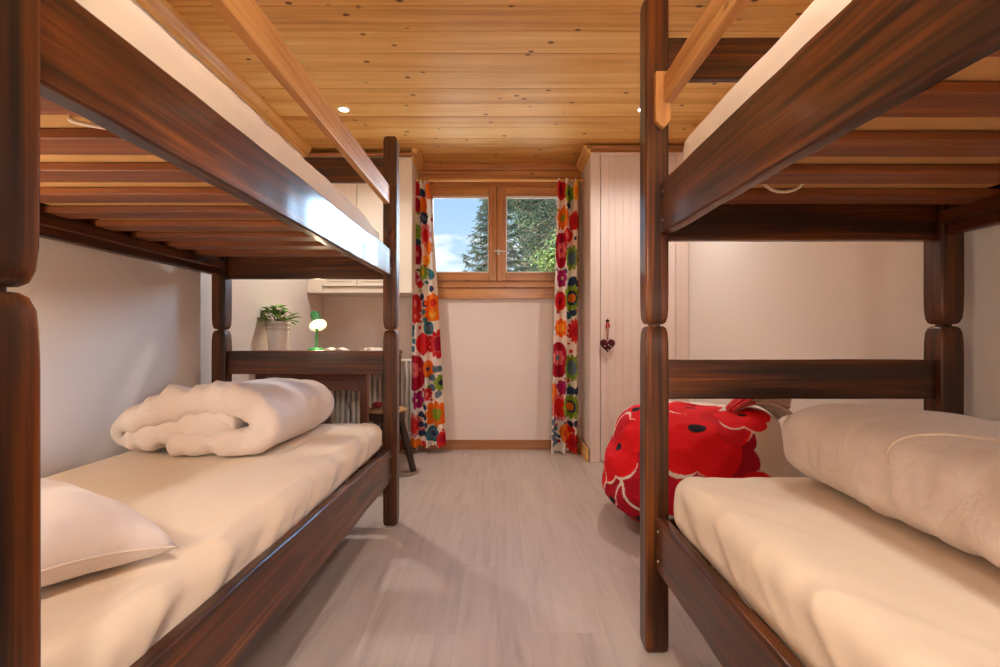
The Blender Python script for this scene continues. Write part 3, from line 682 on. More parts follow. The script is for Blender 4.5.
# ------------------------------------------------------------------ beanbag
def beanbag():
    t = thing('beanbag', 'red beanbag with big poppy print between the right bunk bed and the wardrobe', 'beanbag', (0.97, 2.5, 0))
    cx, cy, Rx, Ry, H = 0.965, 2.50, 0.432, 0.50, 0.60
    nu, nv = 560, 340; V = []; k = 0
    for j in range(nv+1):
        ph = -PI/2+PI*j/nv; c, s = math.cos(ph), math.sin(ph)
        r = abs(c)**0.62; z = 0.25+(0.25*(-abs(s)**0.85) if s < 0 else (H-0.25)*abs(s)**0.95)
        for i in range(nu):
            a = 2*PI*i/nu
            x, y = cx+Rx*r*math.cos(a), cy+Ry*r*math.sin(a)
            u = Vector((math.cos(a)*r, math.sin(a)*r, s))
            b = 0.028*fbm(Vector((u.x*1.3+2, u.y*1.3, u.z*1.6)), 2)+0.008*fbm(Vector((u.x*4, u.y*4, u.z*5)), 2)
            rid = -0.02*math.exp(-((a-3.7)/0.12)**2)*max(0, c)      # seam hollow
            rad = (b+rid)*(1 if s > -0.5 else 0.2)
            slump = 0.035*max(0, s)*(x-cx)*0
            zz = z+(b*0.9 if s > -0.2 else 0)+slump
            zz += 0.07*math.exp(-((x-1.22)**2+(y-2.22)**2)/0.03)*max(0, s)
            V.append(Vector((x+rad*math.cos(a), y+rad*math.sin(a), max(zz, 0.002) if j else 0.002)))
    for v in V: v.x = min(v.x, 1.392)
    F = [(j*nu+i, j*nu+(i+1) % nu, (j+1)*nu+(i+1) % nu, (j+1)*nu+i) for j in range(nv) for i in range(nu)]
    me = bpy.data.meshes.new('bag'); me.from_pydata([tuple(v) for v in V], [], F); me.materials.append(bagm)
    A = np.array([tuple(v) for v in V])
    bvh = BVHTree.FromPolygons(V, F)
    col = np.tile(S(232, 214, 200), (len(V), 1)); R1, R2, BK = S(222, 18, 26), S(168, 10, 36), S(34, 26, 34)
    fl = [(636,409,36,R1,.3),(619,447,36,R1,1.2),(697,428,52,R1,2.0),(690,408,30,R1,0.4),(722,452,40,R2,1.0),(612,500,30,R2,2.5),(640,520,36,R2,.9),(655,474,46,R2,0.1),(742,415,26,R1,1.5),(752,510,40,R1,.2),(690,500,50,R2,1.4)]
    rng = random.Random(3); cs = []
    o3 = Vector((0, 0, EYE))
    for px, py, r, c, ph in fl:
        h = bvh.ray_cast(o3, (P(px, py, 1)-o3).normalized())
        if h[0]: cs.append((h[0], h[1], r*(h[0].y)/500, c, ph))
    for q in range(12):
        a = rng.uniform(0.2, PI-0.2); z = rng.uniform(0.05, 0.55); o = Vector((cx, cy, 0.25)); d = Vector((math.cos(a), math.sin(a), (z-0.25)*2)).normalized()
        h = bvh.ray_cast(o, d)
        if h[0]: cs.append((h[0], h[1], rng.uniform(0.12, 0.2), (R1, R2)[q % 2], rng.uniform(0, 3)))
    cs.sort(key=lambda q: q[3][1] > R2[1] and 1 or 0)
    for ctr, nrm, r, c, ph in cs:
        ax = nrm.cross(Vector((0, 0, 1)));
        if ax.length < 0.2: ax = Vector((1, 0, 0))
        ax.normalize(); ay = nrm.cross(ax)
        D = A-np.array(ctr); a = D@np.array(ax); b = D@np.array(ay); n_ = D@np.array(nrm); dist = np.sqrt(a*a+b*b+n_*n_); th = np.arctan2(b, a)
        lobe = 0.80+0.20*np.abs(np.sin(2.5*th+ph))**0.75+0.04*np.sin(2*th+ph*5)
        gap = 1+0.075*np.clip(np.sin(th*2+ph*3)+0.35, 0, 1)
        col[(dist >= r*lobe) & (dist < r*lobe*gap)] = S(232, 214, 200)
        col[dist < r*lobe] = c
        if r > 0.07:
            # streaked second red towards one lobe
            m2 = (dist < r*lobe*0.94) & (np.sin(th+ph*2) > 0.55) & (dist > r*0.35); col[m2] = c*0.6+R2*0.4
            dd = np.sqrt((a*1.0)**2+(b*1.5)**2+n_*n_); col[dd < r*0.17] = BK
    paint(me, col); me.shade_smooth()
    link(bpy.data.objects.new('bag', me), t)
    # gathered cloth tail folded over at the top
    rings = []; m_ = 48
    for j in range(22):
        v = j/21; ctr = Vector((1.04+0.21*v, 2.26-0.03*v, 0.60+0.075*math.sin(v*PI*0.8)-0.025*v)); w = 0.035+0.06*v; h = 0.014+0.034*v
        ring = []
        for i in range(m_):
            a = 2*PI*i/m_; f = 1+0.30*math.sin(a*5+v*2)*v+0.15*math.sin(a*9)
            ring.append(ctr+Vector((-0.15*math.sin(a)*h, math.cos(a)*w*f, math.sin(a)*h*f)))
        rings.append(ring)
    bm = nb(); vr = loft(bm, rings)
    tm = fabric('beanbag_lining', srgb(206, 178, 160), 0.8, 0.2, 0.3, 20)
    obj('gathered_tail', bm, tm, t, smooth=True)
    rr = [[Vector((p.x-0.004, 2.26+(p.y-2.26)*1.06, 0.002+0.60+(p.z-0.60)*1.06)) for p in ring] for ring in rings[:9]]
    rm = mat('red_cotton', srgb(196, 18, 24), 0.8); obj('tail_hem', loft(nb(), rr), rm, t, smooth=True)
    settle(t)
beanbag()

# ------------------------------------------------------------------ wardrobe on the right
def wardrobe():
    y0, x0, x1 = 3.705, 0.669, 1.398
    t = thing('wardrobe', 'white painted built-in wardrobe with a tall boarded door, right of the window', 'wardrobe', (1.03, 3.9, 0))
    bm = nb(); box(bm, x0, x0+0.02, y0+0.02, YW-0.001, 0, 2.30); box(bm, x1-0.02, x1, y0+0.02, YW-0.001, 0, 2.30); box(bm, x0+0.02, x1-0.02, YW-0.02, YW-0.001, 0, 2.30); box(bm, x0+0.02, x1-0.02, y0+0.02, YW-0.02, 2.28, 2.30)
    obj('carcass', bm, pinkp, t)
    bm = nb(); box(bm, x0, 0.742, y0, y0+0.02, 0, 2.30); box(bm, 1.305, x1, y0, y0+0.02, 0, 2.30); box(bm, 0.742, 1.305, y0, y0+0.02, 2.272, 2.30); box(bm, 0.742, 1.305, y0+0.004, y0+0.02, 0, 0.012)
    obj('face_frame', bm, pinkp, t, bevel=0.004)
    bm = nb(); xx = [0.746+0.0556*k for k in range(11)]; xx[-1] = 1.302; prof = []
    for a, b in zip(xx, xx[1:]): prof += [(a+0.0005, y0+0.003), (a+0.002, y0+0.001), (b-0.002, y0+0.001), (b-0.0005, y0+0.003)]
    prof += [(1.302, y0+0.02), (0.746, y0+0.02)]
    loft(bm, [[(p, q, z) for p, q in prof] for z in (0.016, 2.268)])
    obj('door', bm, pinkp, t)
    obj('cornice', beam('X', x0-0.03, x1, (y0-0.018, y0+0.05, 2.315, 2.345), 0.005, n=6), basex, t, smooth='auto')
    obj('cornice_strip', beam('X', x0-0.004, x1, (y0-0.004, y0+0.03, 2.300, 2.314), 0.003, n=6), winx, t, smooth='auto')
    bm = nb(); loft(bm, [[(x0-0.001, y, 2.345), (x0-0.05, y, 2.345), (x0-0.05, y, 2.33), (x0-0.001, y, 2.27)] for y in (y0-0.018, YW-0.052)])
    obj('side_moulding', bm, crownw, t)
    # key in its lock
    p = P(607, 321, y0); bm = nb()
    lathe(bm, [(0.009, 0), (0.009, 0.003), (0.004, 0.005), (0.004, 0.018)], (p.x, y0+0.001, p.z), 14, Matrix.Rotation(PI/2, 3, 'X'))
    pts = [(p.x+(0.018 if k % 2 == 0 else 0.009)*math.sin(k*PI/5), p.z+(0.018 if k % 2 == 0 else 0.009)*math.cos(k*PI/5)) for k in range(10)]
    loft(bm, [[(a, y, b) for a, b in pts] for y in (y0-0.024, y0-0.017)])
    obj('star_knob', bm, dark, t, smooth='auto')
    settle(t); return p
kp = wardrobe()
def heart():
    y = 3.678; c = P(607.5, 346, y)
    t = thing('heart_ornament', 'small dark red padded heart hanging on a ribbon from the wardrobe knob', 'ornament', (c.x, y, c.z))
    rings = []; n = 64
    for k, (sc, yy) in enumerate(((0.02, -0.014), (0.5, -0.0125), (0.8, -0.008), (0.96, -0.003), (1.0, 0.0), (0.96, 0.003), (0.8, 0.006), (0.5, 0.008), (0.02, 0.009))):
        ring = []
        for i in range(n):
            a = 2*PI*i/n; hx = 16*math.sin(a)**3; hz = 13*math.cos(a)-5*math.cos(2*a)-2*math.cos(3*a)-math.cos(4*a)
            ring.append((c.x+hx/16*0.056*sc, y+yy, c.z+(hz/16+0.15)*0.056*sc))
        rings.append(ring)
    obj('heart', loft(nb(), rings), fabric('dark_red_felt', srgb(84, 14, 22), 0.85, 0.2, 0.1), t, smooth=True)
    bm = nb()
    for dx, dz in ((-0.022, 0.0), (0.006, 0.008), (0.022, -0.003), (0.002, -0.026)):
        lathe(bm, [(0.0048, 0), (0.004, 0.003), (0.001, 0.004)], (c.x+dx, y-0.0105, c.z+dz), 12, Matrix.Rotation(PI/2, 3, 'X'))
    obj('white_dots', bm, whitep, t, smooth=True)
    rb = mat('red_ribbon', srgb(170, 14, 34), 0.6)
    bm = nb()
    for s in (-1, 1): tube(bm, [(kp.x, y, kp.z-0.006), (kp.x+s*0.012, y, kp.z-0.03), (kp.x+s*0.006, y, kp.z-0.07), (c.x+s*0.002, y, c.z+0.045)], 0.0022, 6)
    obj('ribbon', bm, rb, t, smooth=True)
    bm = nb()
    for s in (-1, 1):
        loft(bm, [[(kp.x+s*0.001, y+q, kp.z-0.026-0.003), (kp.x+s*0.001, y+q, kp.z-0.026+0.003), (kp.x+s*0.014, y+q, kp.z-0.018), (kp.x+s*0.017, y+q, kp.z-0.045), (kp.x+s*0.008, y+q, kp.z-0.058)] for q in (-0.004, 0.003)])
    obj('bow', bm, rb, t, bevel=0.001)
    settle(t)
heart()

# ------------------------------------------------------------------ wall cabinet on the left
def wall_cabinet():
    y0, x0, x1, z0, z1 = 3.80, XL+0.002, -0.669, 1.264, 2.30
    t = thing('wall_cabinet', 'cream wall cabinet hung above the desk, left of the window', 'cabinet', (-1.07, 3.95, z0))
    bm = nb(); box(bm, x0, x1, y0+0.02, YW-0.001, z0, z0+0.02); box(bm, x0, x1, y0+0.02, YW-0.001, z1-0.02, z1); box(bm, x0, x0+0.02, y0+0.02, YW-0.001, z0+0.02, z1-0.02); box(bm, x1-0.02, x1, y0+0.02, YW-0.001, z0+0.02, z1-0.02); box(bm, x0+0.02, x1-0.02, YW-0.02, YW-0.001, z0+0.02, z1-0.02)
    obj('carcass', bm, creamp, t)
    bm = nb(); box(bm, x0, -1.348, y0, y0+0.02, z0, z1); box(bm, -0.819, x1, y0, y0+0.02, z0, z1); box(bm, -1.348, -0.819, y0, y0+0.02, z0, z0+0.047); box(bm, -1.348, -0.819, y0, y0+0.02, z1-0.032, z1); box(bm, -1.09, -1.076, y0, y0+0.02, z0+0.047, z1-0.032)
    obj('face_frame', bm, creamp, t, bevel=0.006)
    for a, b in ((-1.345, -1.087), (-1.079, -0.822), (-0.814, -0.742)):
        if b-a < 0.1: continue
        bm = nb(); box(bm, a, b, y0-0.016, y0-0.001, z0+0.05, z1-0.035)
        d = obj('door', bm, creamp, t, bevel=0.004)
        obj('door_panel', bx(a+0.035, b-0.035, y0-0.021, y0-0.0165, z0+0.085, z1-0.07), creamp, d, bevel=0.003)
    obj('cornice', beam('X', x0, x1+0.03, (y0-0.02, y0+0.04, 2.302, 2.325), 0.004, n=6), basex, t, smooth='auto')
    bm = nb(); loft(bm, [[(x1+0.001, y, 2.356), (x1+0.05, y, 2.356), (x1+0.05, y, 2.34), (x1+0.001, y, 2.27)] for y in (y0-0.018, YW-0.052)])
    obj('side_moulding', bm, crownw, t)
    settle(t)
wall_cabinet()

# ------------------------------------------------------------------ desk and what stands on it
DT = 0.825
def desk():
    t = thing('desk', 'dark brown wooden desk along the left wall behind the bunk bed', 'desk', (-1.13, 3.5, 0))
    x0, x1, y0, y1 = XL+0.003, -0.795, 3.0, 4.02
    obj('desktop', beam('X', x0, x1+0.01, (y0-0.01, y1, DT-0.03, DT), 0.004, n=6), deskw[0], t, smooth='auto')
    for a, b in ((x0, y0), (x1-0.048, y0), (x0, y1-0.05), (x1-0.048, y1-0.05)):
        obj('leg', beam('Z', 0, DT-0.031, (a, a+0.048, b, b+0.048), 0.004, n=4), deskw[2], t, smooth='auto')
    obj('end_apron', beam('X', x0+0.049, x1-0.049, (y0+0.008, y0+0.03, 0.607, DT-0.031), 0.003, n=6), deskw[0], t, smooth='auto')
    obj('end_apron', beam('X', x0+0.049, x1-0.049, (y1-0.04, y1-0.018, 0.68, DT-0.031), 0.003, n=6), deskw[0], t, smooth='auto')
    bm = nb(); beam('Y', y0+0.049, y1-0.052, (x1-0.035, x1-0.013, 0.70, DT-0.031), 0.003, n=6, bm=bm)
    obj('side_apron', bm, deskw[1], t, smooth='auto')
    settle(t)
desk()
def flowerpot():
    c = (-1.378, 3.10, DT)
    t = thing('potted_plant', 'leafy green plant with pale blooms in a white pot on the desk', 'potted plant', c)
    pm = mat('white_ceramic', srgb(242, 236, 230), 0.5)
    obj('pot', lathe(nb(), [(0.052, 0), (0.054, 0.004), (0.060, 0.10), (0.063, 0.105), (0.068, 0.19), (0.071, 0.197), (0.069, 0.202), (0.065, 0.198), (0.060, 0.15), (0.02, 0.145)], (0, 0, 0), 48), pm, t, smooth='auto')
    bm = nb()
    for k in range(22):   # embossed lace swags round the rim
        a0 = 2*PI*k/22
        for ring in range(2):
            pts = []
            for q in range(9):
                u = q/8; a = a0+u*2*PI/22; zz = 0.188-ring*0.026-0.016*math.sin(PI*u); r = 0.0605+(zz-0.105)*0.075+0.004
                pts.append((r*math.cos(a), r*math.sin(a), zz))
            tube(bm, pts, 0.0015, 5)
    obj('lace_relief', bm, mat('grey_relief', srgb(196, 184, 176), 0.6), t, smooth=True)
    obj('soil', lathe(nb(), [(0.062, 0.172), (0.03, 0.178), (0.001, 0.18)], (0, 0, 0), 24), mat('soil', srgb(50, 34, 24), 0.9), t)
    rng = random.Random(11); bm = nb(); st = nb()
    for k in range(75):
        a = rng.uniform(0, 2*PI); el = rng.uniform(0.15, 1.45); R = rng.uniform(0.06, 0.12)
        tip = Vector((math.cos(a)*math.cos(el)*R*1.05, math.sin(a)*math.cos(el)*R*1.05, 0.185+math.sin(el)*R*0.95))
        if k < 40: tube(st, [(tip.x*0.1, tip.y*0.1, 0.175), (tip.x*0.6, tip.y*0.6, 0.19+(tip.z-0.185)*0.7), tuple(tip)], 0.0014, 5)
        d = Vector((math.cos(a), math.sin(a), rng.uniform(-0.3, 0.9))).normalized(); s = d.cross(Vector((0, 0, 1))).normalized(); up = s.cross(d)
        Lg = rng.uniform(0.034, 0.055); W = Lg*0.40; rows = []
        for i in range(7):
            u = i/6; w = W*math.sin(PI*min(1, u*0.93+0.05))**0.8; ce = tip+d*(u-0.25)*Lg+up*(-0.25*Lg*u*u)
            rows.append([bm.verts.new(ce-s*w+up*0.12*w), bm.verts.new(ce-up*0.15*w), bm.verts.new(ce+s*w+up*0.12*w)])
        for i in range(6):
            for j in range(2): bm.faces.new((rows[i][j], rows[i][j+1], rows[i+1][j+1], rows[i+1][j]))
    lm = mat('leaf_green', srgb(62, 112, 34), 0.45); nt, N, L, b = nodes(lm)
    n = N('ShaderNodeTexNoise'); n.inputs['Scale'].default_value = 30; tc = N('ShaderNodeTexCoord'); L(tc.outputs['Object'], n.inputs['Vector']); r = N('ShaderNodeValToRGB'); L(n.outputs['Fac'], r.inputs[0])
    r.color_ramp.elements[0].position = .35; r.color_ramp.elements[0].color = srgb(60, 112, 34); r.color_ramp.elements[1].position = .65; r.color_ramp.elements[1].color = srgb(140, 186, 66); L(r.outputs[0], b.inputs['Base Color'])
    obj('foliage', bm, lm, t, smooth=True, recalc=False); obj('stems', st, mat('stem_green', srgb(70, 110, 40), 0.5), t, smooth=True)
    fm = mat('pale_petals', srgb(236, 226, 208), 0.6)
    for k in range(9):
        a = rng.uniform(0, 2*PI); el = rng.uniform(0.5, 1.2); ctr = Vector((math.cos(a)*math.cos(el)*.1, math.sin(a)*math.cos(el)*.1, 0.20+math.sin(el)*.085)); f = nb()
        for q in range(5):
            b_ = q*2*PI/5; lathe(f, [(0.0005, -0.003), (0.006, 0), (0.0005, 0.003)], ctr+Vector((0.007*math.cos(b_), 0.007*math.sin(b_), 0)), 8)
        obj('flower', f, fm, t, smooth=True)
flowerpot()
def desk_lamp():
    t = thing('desk_lamp', 'lit green metal desk lamp on the desk beside the potted plant', 'desk lamp', (-1.30, 3.54, DT))
    gm = mat('green_enamel', srgb(20, 120, 52), 0.35, coat=0.4)
    obj('base', lathe(nb(), [(0.060, 0), (0.062, 0.006), (0.060, 0.020), (0.052, 0.026), (0.012, 0.028), (0.010, 0.034)], (0, 0, 0), 40), gm, t, smooth='auto')
    obj('stem', tube(nb(), [(0, 0, 0.028), (0, 0, 0.09), (0.002, 0, 0.13), (0.004, 0.01, 0.195)], 0.008, 12), gm, t, smooth='auto')
    ax = Vector((0.42, -0.55, -0.72)).normalized(); M = ax.to_track_quat('Z', 'Y').to_matrix(); o = Vector((-0.024, 0.035, 0.262))
    obj('lamp_shade', lathe(nb(), [(0.004, -0.022), (0.026, -0.018), (0.031, -0.008), (0.033, 0.056), (0.040, 0.064), (0.062, 0.106), (0.061, 0.1065)], o, 40, M, cap=False), gm, t, smooth='auto')
    obj('reflector', lathe(nb(), [(0.003, 0.0), (0.030, 0.002), (0.031, 0.056), (0.038, 0.064), (0.0605, 0.106)], o, 40, M, cap=False), whitep, t, smooth='auto')
    bm = nb(); lathe(bm, [(0.006, 0.03), (0.012, 0.05), (0.030, 0.075), (0.036, 0.09), (0.030, 0.103), (0.014, 0.109), (0.002, 0.111)], o, 24, M)
    obj('bulb', bm, emis('lamp_bulb', (1.0, 0.86, 0.58, 1), 2.6), t, smooth=True)
    obj('switch', lathe(nb(), [(0.006, 0), (0.005, 0.006)], (0.03, -0.02, 0.026), 12), whitep, t)
    l = bpy.data.lights.new('lamp_light', 'SPOT'); l.energy = 5.0; l.color = (1, .78, .5); l.spot_size = math.radians(150); l.spot_blend = 0.5; l.shadow_soft_size = 0.03
    lo = link(bpy.data.objects.new('lamp_light', l), t); lo.location = o+ax*0.118; lo.rotation_euler = ax.to_track_quat('-Z', 'Y').to_euler()
    return t
desk_lamp()
def magazine(label, cx, cy, rz, w, d, c1, seed, z=DT):
    t = thing('magazine', label, 'magazine', (cx, cy, z), 'magazines lying on the desk'); t.rotation_euler.z = rz
    pg = mat('page_paper_%d' % seed, srgb(226, 214, 200), 0.6)
    for s, nm in ((-1, 'left_page'), (1, 'right_page')):
        rings = []
        for i in range(13):
            u = i/12; x = s*u*w; h = 0.003+0.036*math.sin(PI*min(1, u*1.12+0.1))*(1-u*0.55); rings.append([(x, -d, 0.0006), (x, d, 0.0006), (x, d, h), (x, -d, h*0.9)])
        obj('page', loft(nb(), rings), pg, t, smooth='auto')
    obj('picture', bx(w*0.15, w*0.8, -d*0.7, d*0.5, 0.0165, 0.0170), mat('printed_picture_%d' % seed, c1, 0.5), t) if False else None
magazine('open magazine with curling pages beside the lamp base', -1.11, 3.36, 0.15, 0.12, 0.10, srgb(90, 60, 50), 1)
magazine('flatter open magazine on the desk, nearer the bed post', -0.885, 3.44, -0.3, 0.075, 0.07, srgb(60, 50, 60), 2)

# ------------------------------------------------------------------ radiator, stool, cable
def radiator():
    t = thing('radiator', 'white column radiator on the back wall beneath the cabinet', 'radiator', (-1.0, 4.08, 0.1))
    fins = nb(); x = -1.36
    while x < -0.70:
        for y in (4.055, 4.105): beam('Z', 0.13, 0.74, (x-0.0135, x+0.0135, y-0.012, y+0.012), 0.010, n=2, bm=fins)
        x += 0.043
    obj('fins', fins, white, t, smooth='auto')
    for z in (0.145, 0.735): obj('header_pipe', tube(nb(), [(-1.385, 4.08, z), (-0.69, 4.08, z)], 0.017, 12), white, t, smooth='auto')
    bm = nb(); tube(bm, [(-0.69, 4.08, 0.145), (-0.682, 4.08, 0.14), (-0.68, 4.08, 0.11), (-0.68, 4.08, 0.0)], 0.008, 10); lathe(bm, [(0.016, 0), (0.018, 0.03), (0.012, 0.04)], (-0.69, 4.08, 0.145), 14, Matrix.Rotation(PI/2, 3, 'Y'))
    obj('valve', bm, white, t, smooth='auto')
    for xx in (-1.2, -0.85):
        obj('bracket', bx(xx-0.01, xx+0.01, 4.115, YW-0.001, 0.5, 0.53), white, t); obj('foot', bx(xx-0.01, xx+0.01, 4.04, 4.12, 0, 0.13), white, t)
    settle(t)
radiator()
def stool():
    cx, cy, H = -0.770, 3.39, 0.448
    t = thing('stool', 'small round wooden stool with dark splayed legs beside the desk', 'stool', (cx, cy, 0))
    sm = wood('stool_seat_wood', 0, [srgb(150, 110, 72), srgb(186, 146, 100), srgb(204, 166, 120)], 0.5, 0.1)
    dm = wood('stool_dark_wood', 2, [srgb(30, 20, 16), srgb(54, 36, 26), srgb(72, 50, 36)], 0.5, 0.1)
    obj('seat', lathe(nb(), [(0.02, H-0.022), (0.128, H-0.022), (0.137, H-0.014), (0.137, H-0.006), (0.128, H), (0.02, H-0.002)], (cx, cy, 0), 48), sm, t, smooth='auto')
    obj('seat_ring', lathe(nb(), [(0.10, H-0.075), (0.122, H-0.075), (0.126, H-0.023), (0.10, H-0.023)], (cx, cy, 0), 40), dm, t, smooth='auto')
    for a in (0.38, 2.45, 4.45):
        top = Vector((cx+0.085*math.cos(a), cy+0.085*math.sin(a), H-0.03)); ft = Vector((cx+0.185*math.cos(a), cy+0.185*math.sin(a), 0.003))
        obj('leg', tube(nb(), [top, top.lerp(ft, 0.4), top.lerp(ft, .98), ft], [0.020, 0.024, 0.022, 0.018], 14), dm, t, smooth='auto')
    settle(t)
    # small dark red bundle lying on the seat
    rings = []
    for j in range(9):
        ph = -PI/2+PI*j/8
        rings.append([(cx-0.06+0.036*math.cos(ph)*math.cos(a)*(1+.2*math.sin(3*a)), cy-0.02+0.034*math.cos(ph)*math.sin(a), H+0.0235+0.023*math.sin(ph)+0.004*math.sin(4*a)*math.cos(ph)) for a in [2*PI*k/24 for k in range(24)]])
    o = obj('crumpled_cloth', loft(nb(), rings), fabric('wine_cloth', srgb(132, 18, 30), 0.8), smooth=True); tag(o, 'small crumpled dark red cloth on the round stool', 'cloth')
stool()
o = obj('cable', tube(nb(), [(-1.0, 3.15, 0.004), (-0.98, 3.2, 0.2), (-0.985, 3.3, 0.43), (-1.03, 3.4, 0.48), (-1.08, 3.5, 0.47), (-1.10, 3.6, 0.55), (-1.10, 3.7, DT-0.05)], 0.0035, 6), dark, smooth=True)
tag(o, 'thin black cable looping down beneath the desk', 'cable')

# ------------------------------------------------------------------ ceiling downlights
for i, (x, y, w, cone) in enumerate(SPOTS):
    lab = ('small round ceiling spotlight above the left bunk bed', 'small round ceiling spotlight above the beanbag', 'round ceiling downlight over the aisle between the beds', 'round ceiling downlight added out of view behind the camera')[i]
    R = 0.036 if i < 2 else 0.045
    t = thing('ceiling_spotlight', lab, 'ceiling light', (x, y, CEIL), 'ceiling spotlights')
    obj('trim_ring', lathe(nb(), [(R*0.78, -0.001), (R*0.8, -0.006), (R, -0.005), (R*1.06, -0.0005), (R*0.9, -0.0002)], (0, 0, 0), 40, cap=False), whitep, t, smooth='auto')
    obj('lamp', lathe(nb(), [(R*0.77, -0.0005), (R*0.7, -0.002), (R*0.3, -0.003), (0.001, -0.003)], (0, 0, 0), 32), emis('spot_lamp', (1, .9, .75, 1), 12), t, smooth='auto')
    l = bpy.data.lights.new('spot_light', 'SPOT'); l.energy = w; l.color = WARM; l.spot_size = math.radians(cone); l.spot_blend = 0.9; l.shadow_soft_size = 0.035
    lo = link(bpy.data.objects.new('spot_light', l), t); lo.location = (0, 0, -0.012)

def fill_globe_lamp():  # unseen globe added behind the camera as fill light
    t = thing('fill_lamp', 'unseen frosted globe added on the wall behind the camera for fill', 'fill lamp', (0.35, YB, 1.5))
    obj('back_plate', lathe(nb(), [(0.06, 0.001), (0.062, 0.012), (0.05, 0.02), (0.012, 0.022), (0.012, 0.06)], (0, 0, 0), 32, Matrix.Rotation(-PI/2, 3, 'X')), metal, t, smooth='auto')
    obj('globe', lathe(nb(), [(0.11*math.cos(-PI/2+PI*k/16)+0.0004, 0.17+0.11*math.sin(-PI/2+PI*k/16)) for k in range(17)], (0, 0, 0), 32, Matrix.Rotation(-PI/2, 3, 'X')), emis('fill_globe_glow', (1, .88, .72, 1), 3), t, smooth=True)
    l = bpy.data.lights.new('fill_light', 'POINT'); l.energy = FILL_W; l.color = (1, .96, .92); l.shadow_soft_size = 0.12
    lo = link(bpy.data.objects.new('fill_light', l), t); lo.location = (0, 0.29+0.125, 0)
fill_globe_lamp()
def bunk_fill_lamp(label, x, y, s, w):  # unseen lamps added for warm light on the lower bunks
    t = thing('bunk_fill_lamp', label, 'reading lamp', (x, y, 1.08), 'fill lamps added at the bunk heads')
    obj('wall_plate', lathe(nb(), [(0.035, 0.0005), (0.036, 0.01), (0.008, 0.012), (0.008, 0.05)], (0, 0, 0), 24, Matrix.Rotation(-s*PI/2, 3, 'Y')), white, t, smooth='auto')
    M = Vector((-s*0.55, 0.55, -0.62)).normalized().to_track_quat('Z', 'Y').to_matrix(); o = Vector((-s*0.055, 0, 0))
    obj('lamp_shade', lathe(nb(), [(0.006, -0.02), (0.02, -0.018), (0.026, 0.0), (0.046, 0.06), (0.044, 0.06), (0.022, 0.0), (0.004, -0.01)], o, 28, M), white, t, smooth='auto')
    obj('bulb', lathe(nb(), [(0.004, 0.0), (0.018, 0.02), (0.022, 0.035), (0.014, 0.05), (0.001, 0.054)], o, 20, M), emis('bunk_fill_bulb', (1, .78, .5, 1), 8), t, smooth=True)
    l = bpy.data.lights.new('bunk_fill_light', 'POINT'); l.energy = w; l.color = (1, .86, .66); l.shadow_soft_size = 0.03
    lo = link(bpy.data.objects.new('bunk_fill_light', l), t); lo.location = o+Vector(M@Vector((0, 0, 0.095)))
bunk_fill_lamp('small unseen lamp added for fill on the left wall at the bunk head', XL, 0.72, -1, BUNK_FILL_L)
bunk_fill_lamp('small unseen lamp added for fill on the right wall at the bunk head', XR, -0.25, 1, BUNK_FILL_R)

# ------------------------------------------------------------------ outside
gm = mat('bounce_ground', srgb(232, 224, 208), 0.9)  # unseen ground, made this pale to bounce sunlight up to the ceiling
o = struct('ground', bx(-60, 60, 4.5, 120, -0.6, -0.4), gm); o['kind'] = 'structure'
def leafm(name, c0, c1):
    m = mat(name, c0, 0.7, spec=0.2); nt, N, L, b = nodes(m); n = N('ShaderNodeTexNoise'); n.inputs['Scale'].default_value = 4; tc = N('ShaderNodeTexCoord'); L(tc.outputs['Object'], n.inputs['Vector'])
    r = N('ShaderNodeValToRGB'); L(n.outputs['Fac'], r.inputs[0]); r.color_ramp.elements[0].position = .38; r.color_ramp.elements[0].color = c0; r.color_ramp.elements[1].position = .62; r.color_ramp.elements[1].color = c1; L(r.outputs[0], b.inputs['Base Color']); return m
barkm = mat('bark', srgb(84, 66, 52), 0.9)
def raw(name, V, F, m, parent):
    me = bpy.data.meshes.new(name); me.from_pydata(V, [], F); me.materials.append(m); return link(bpy.data.objects.new(name, me), parent)
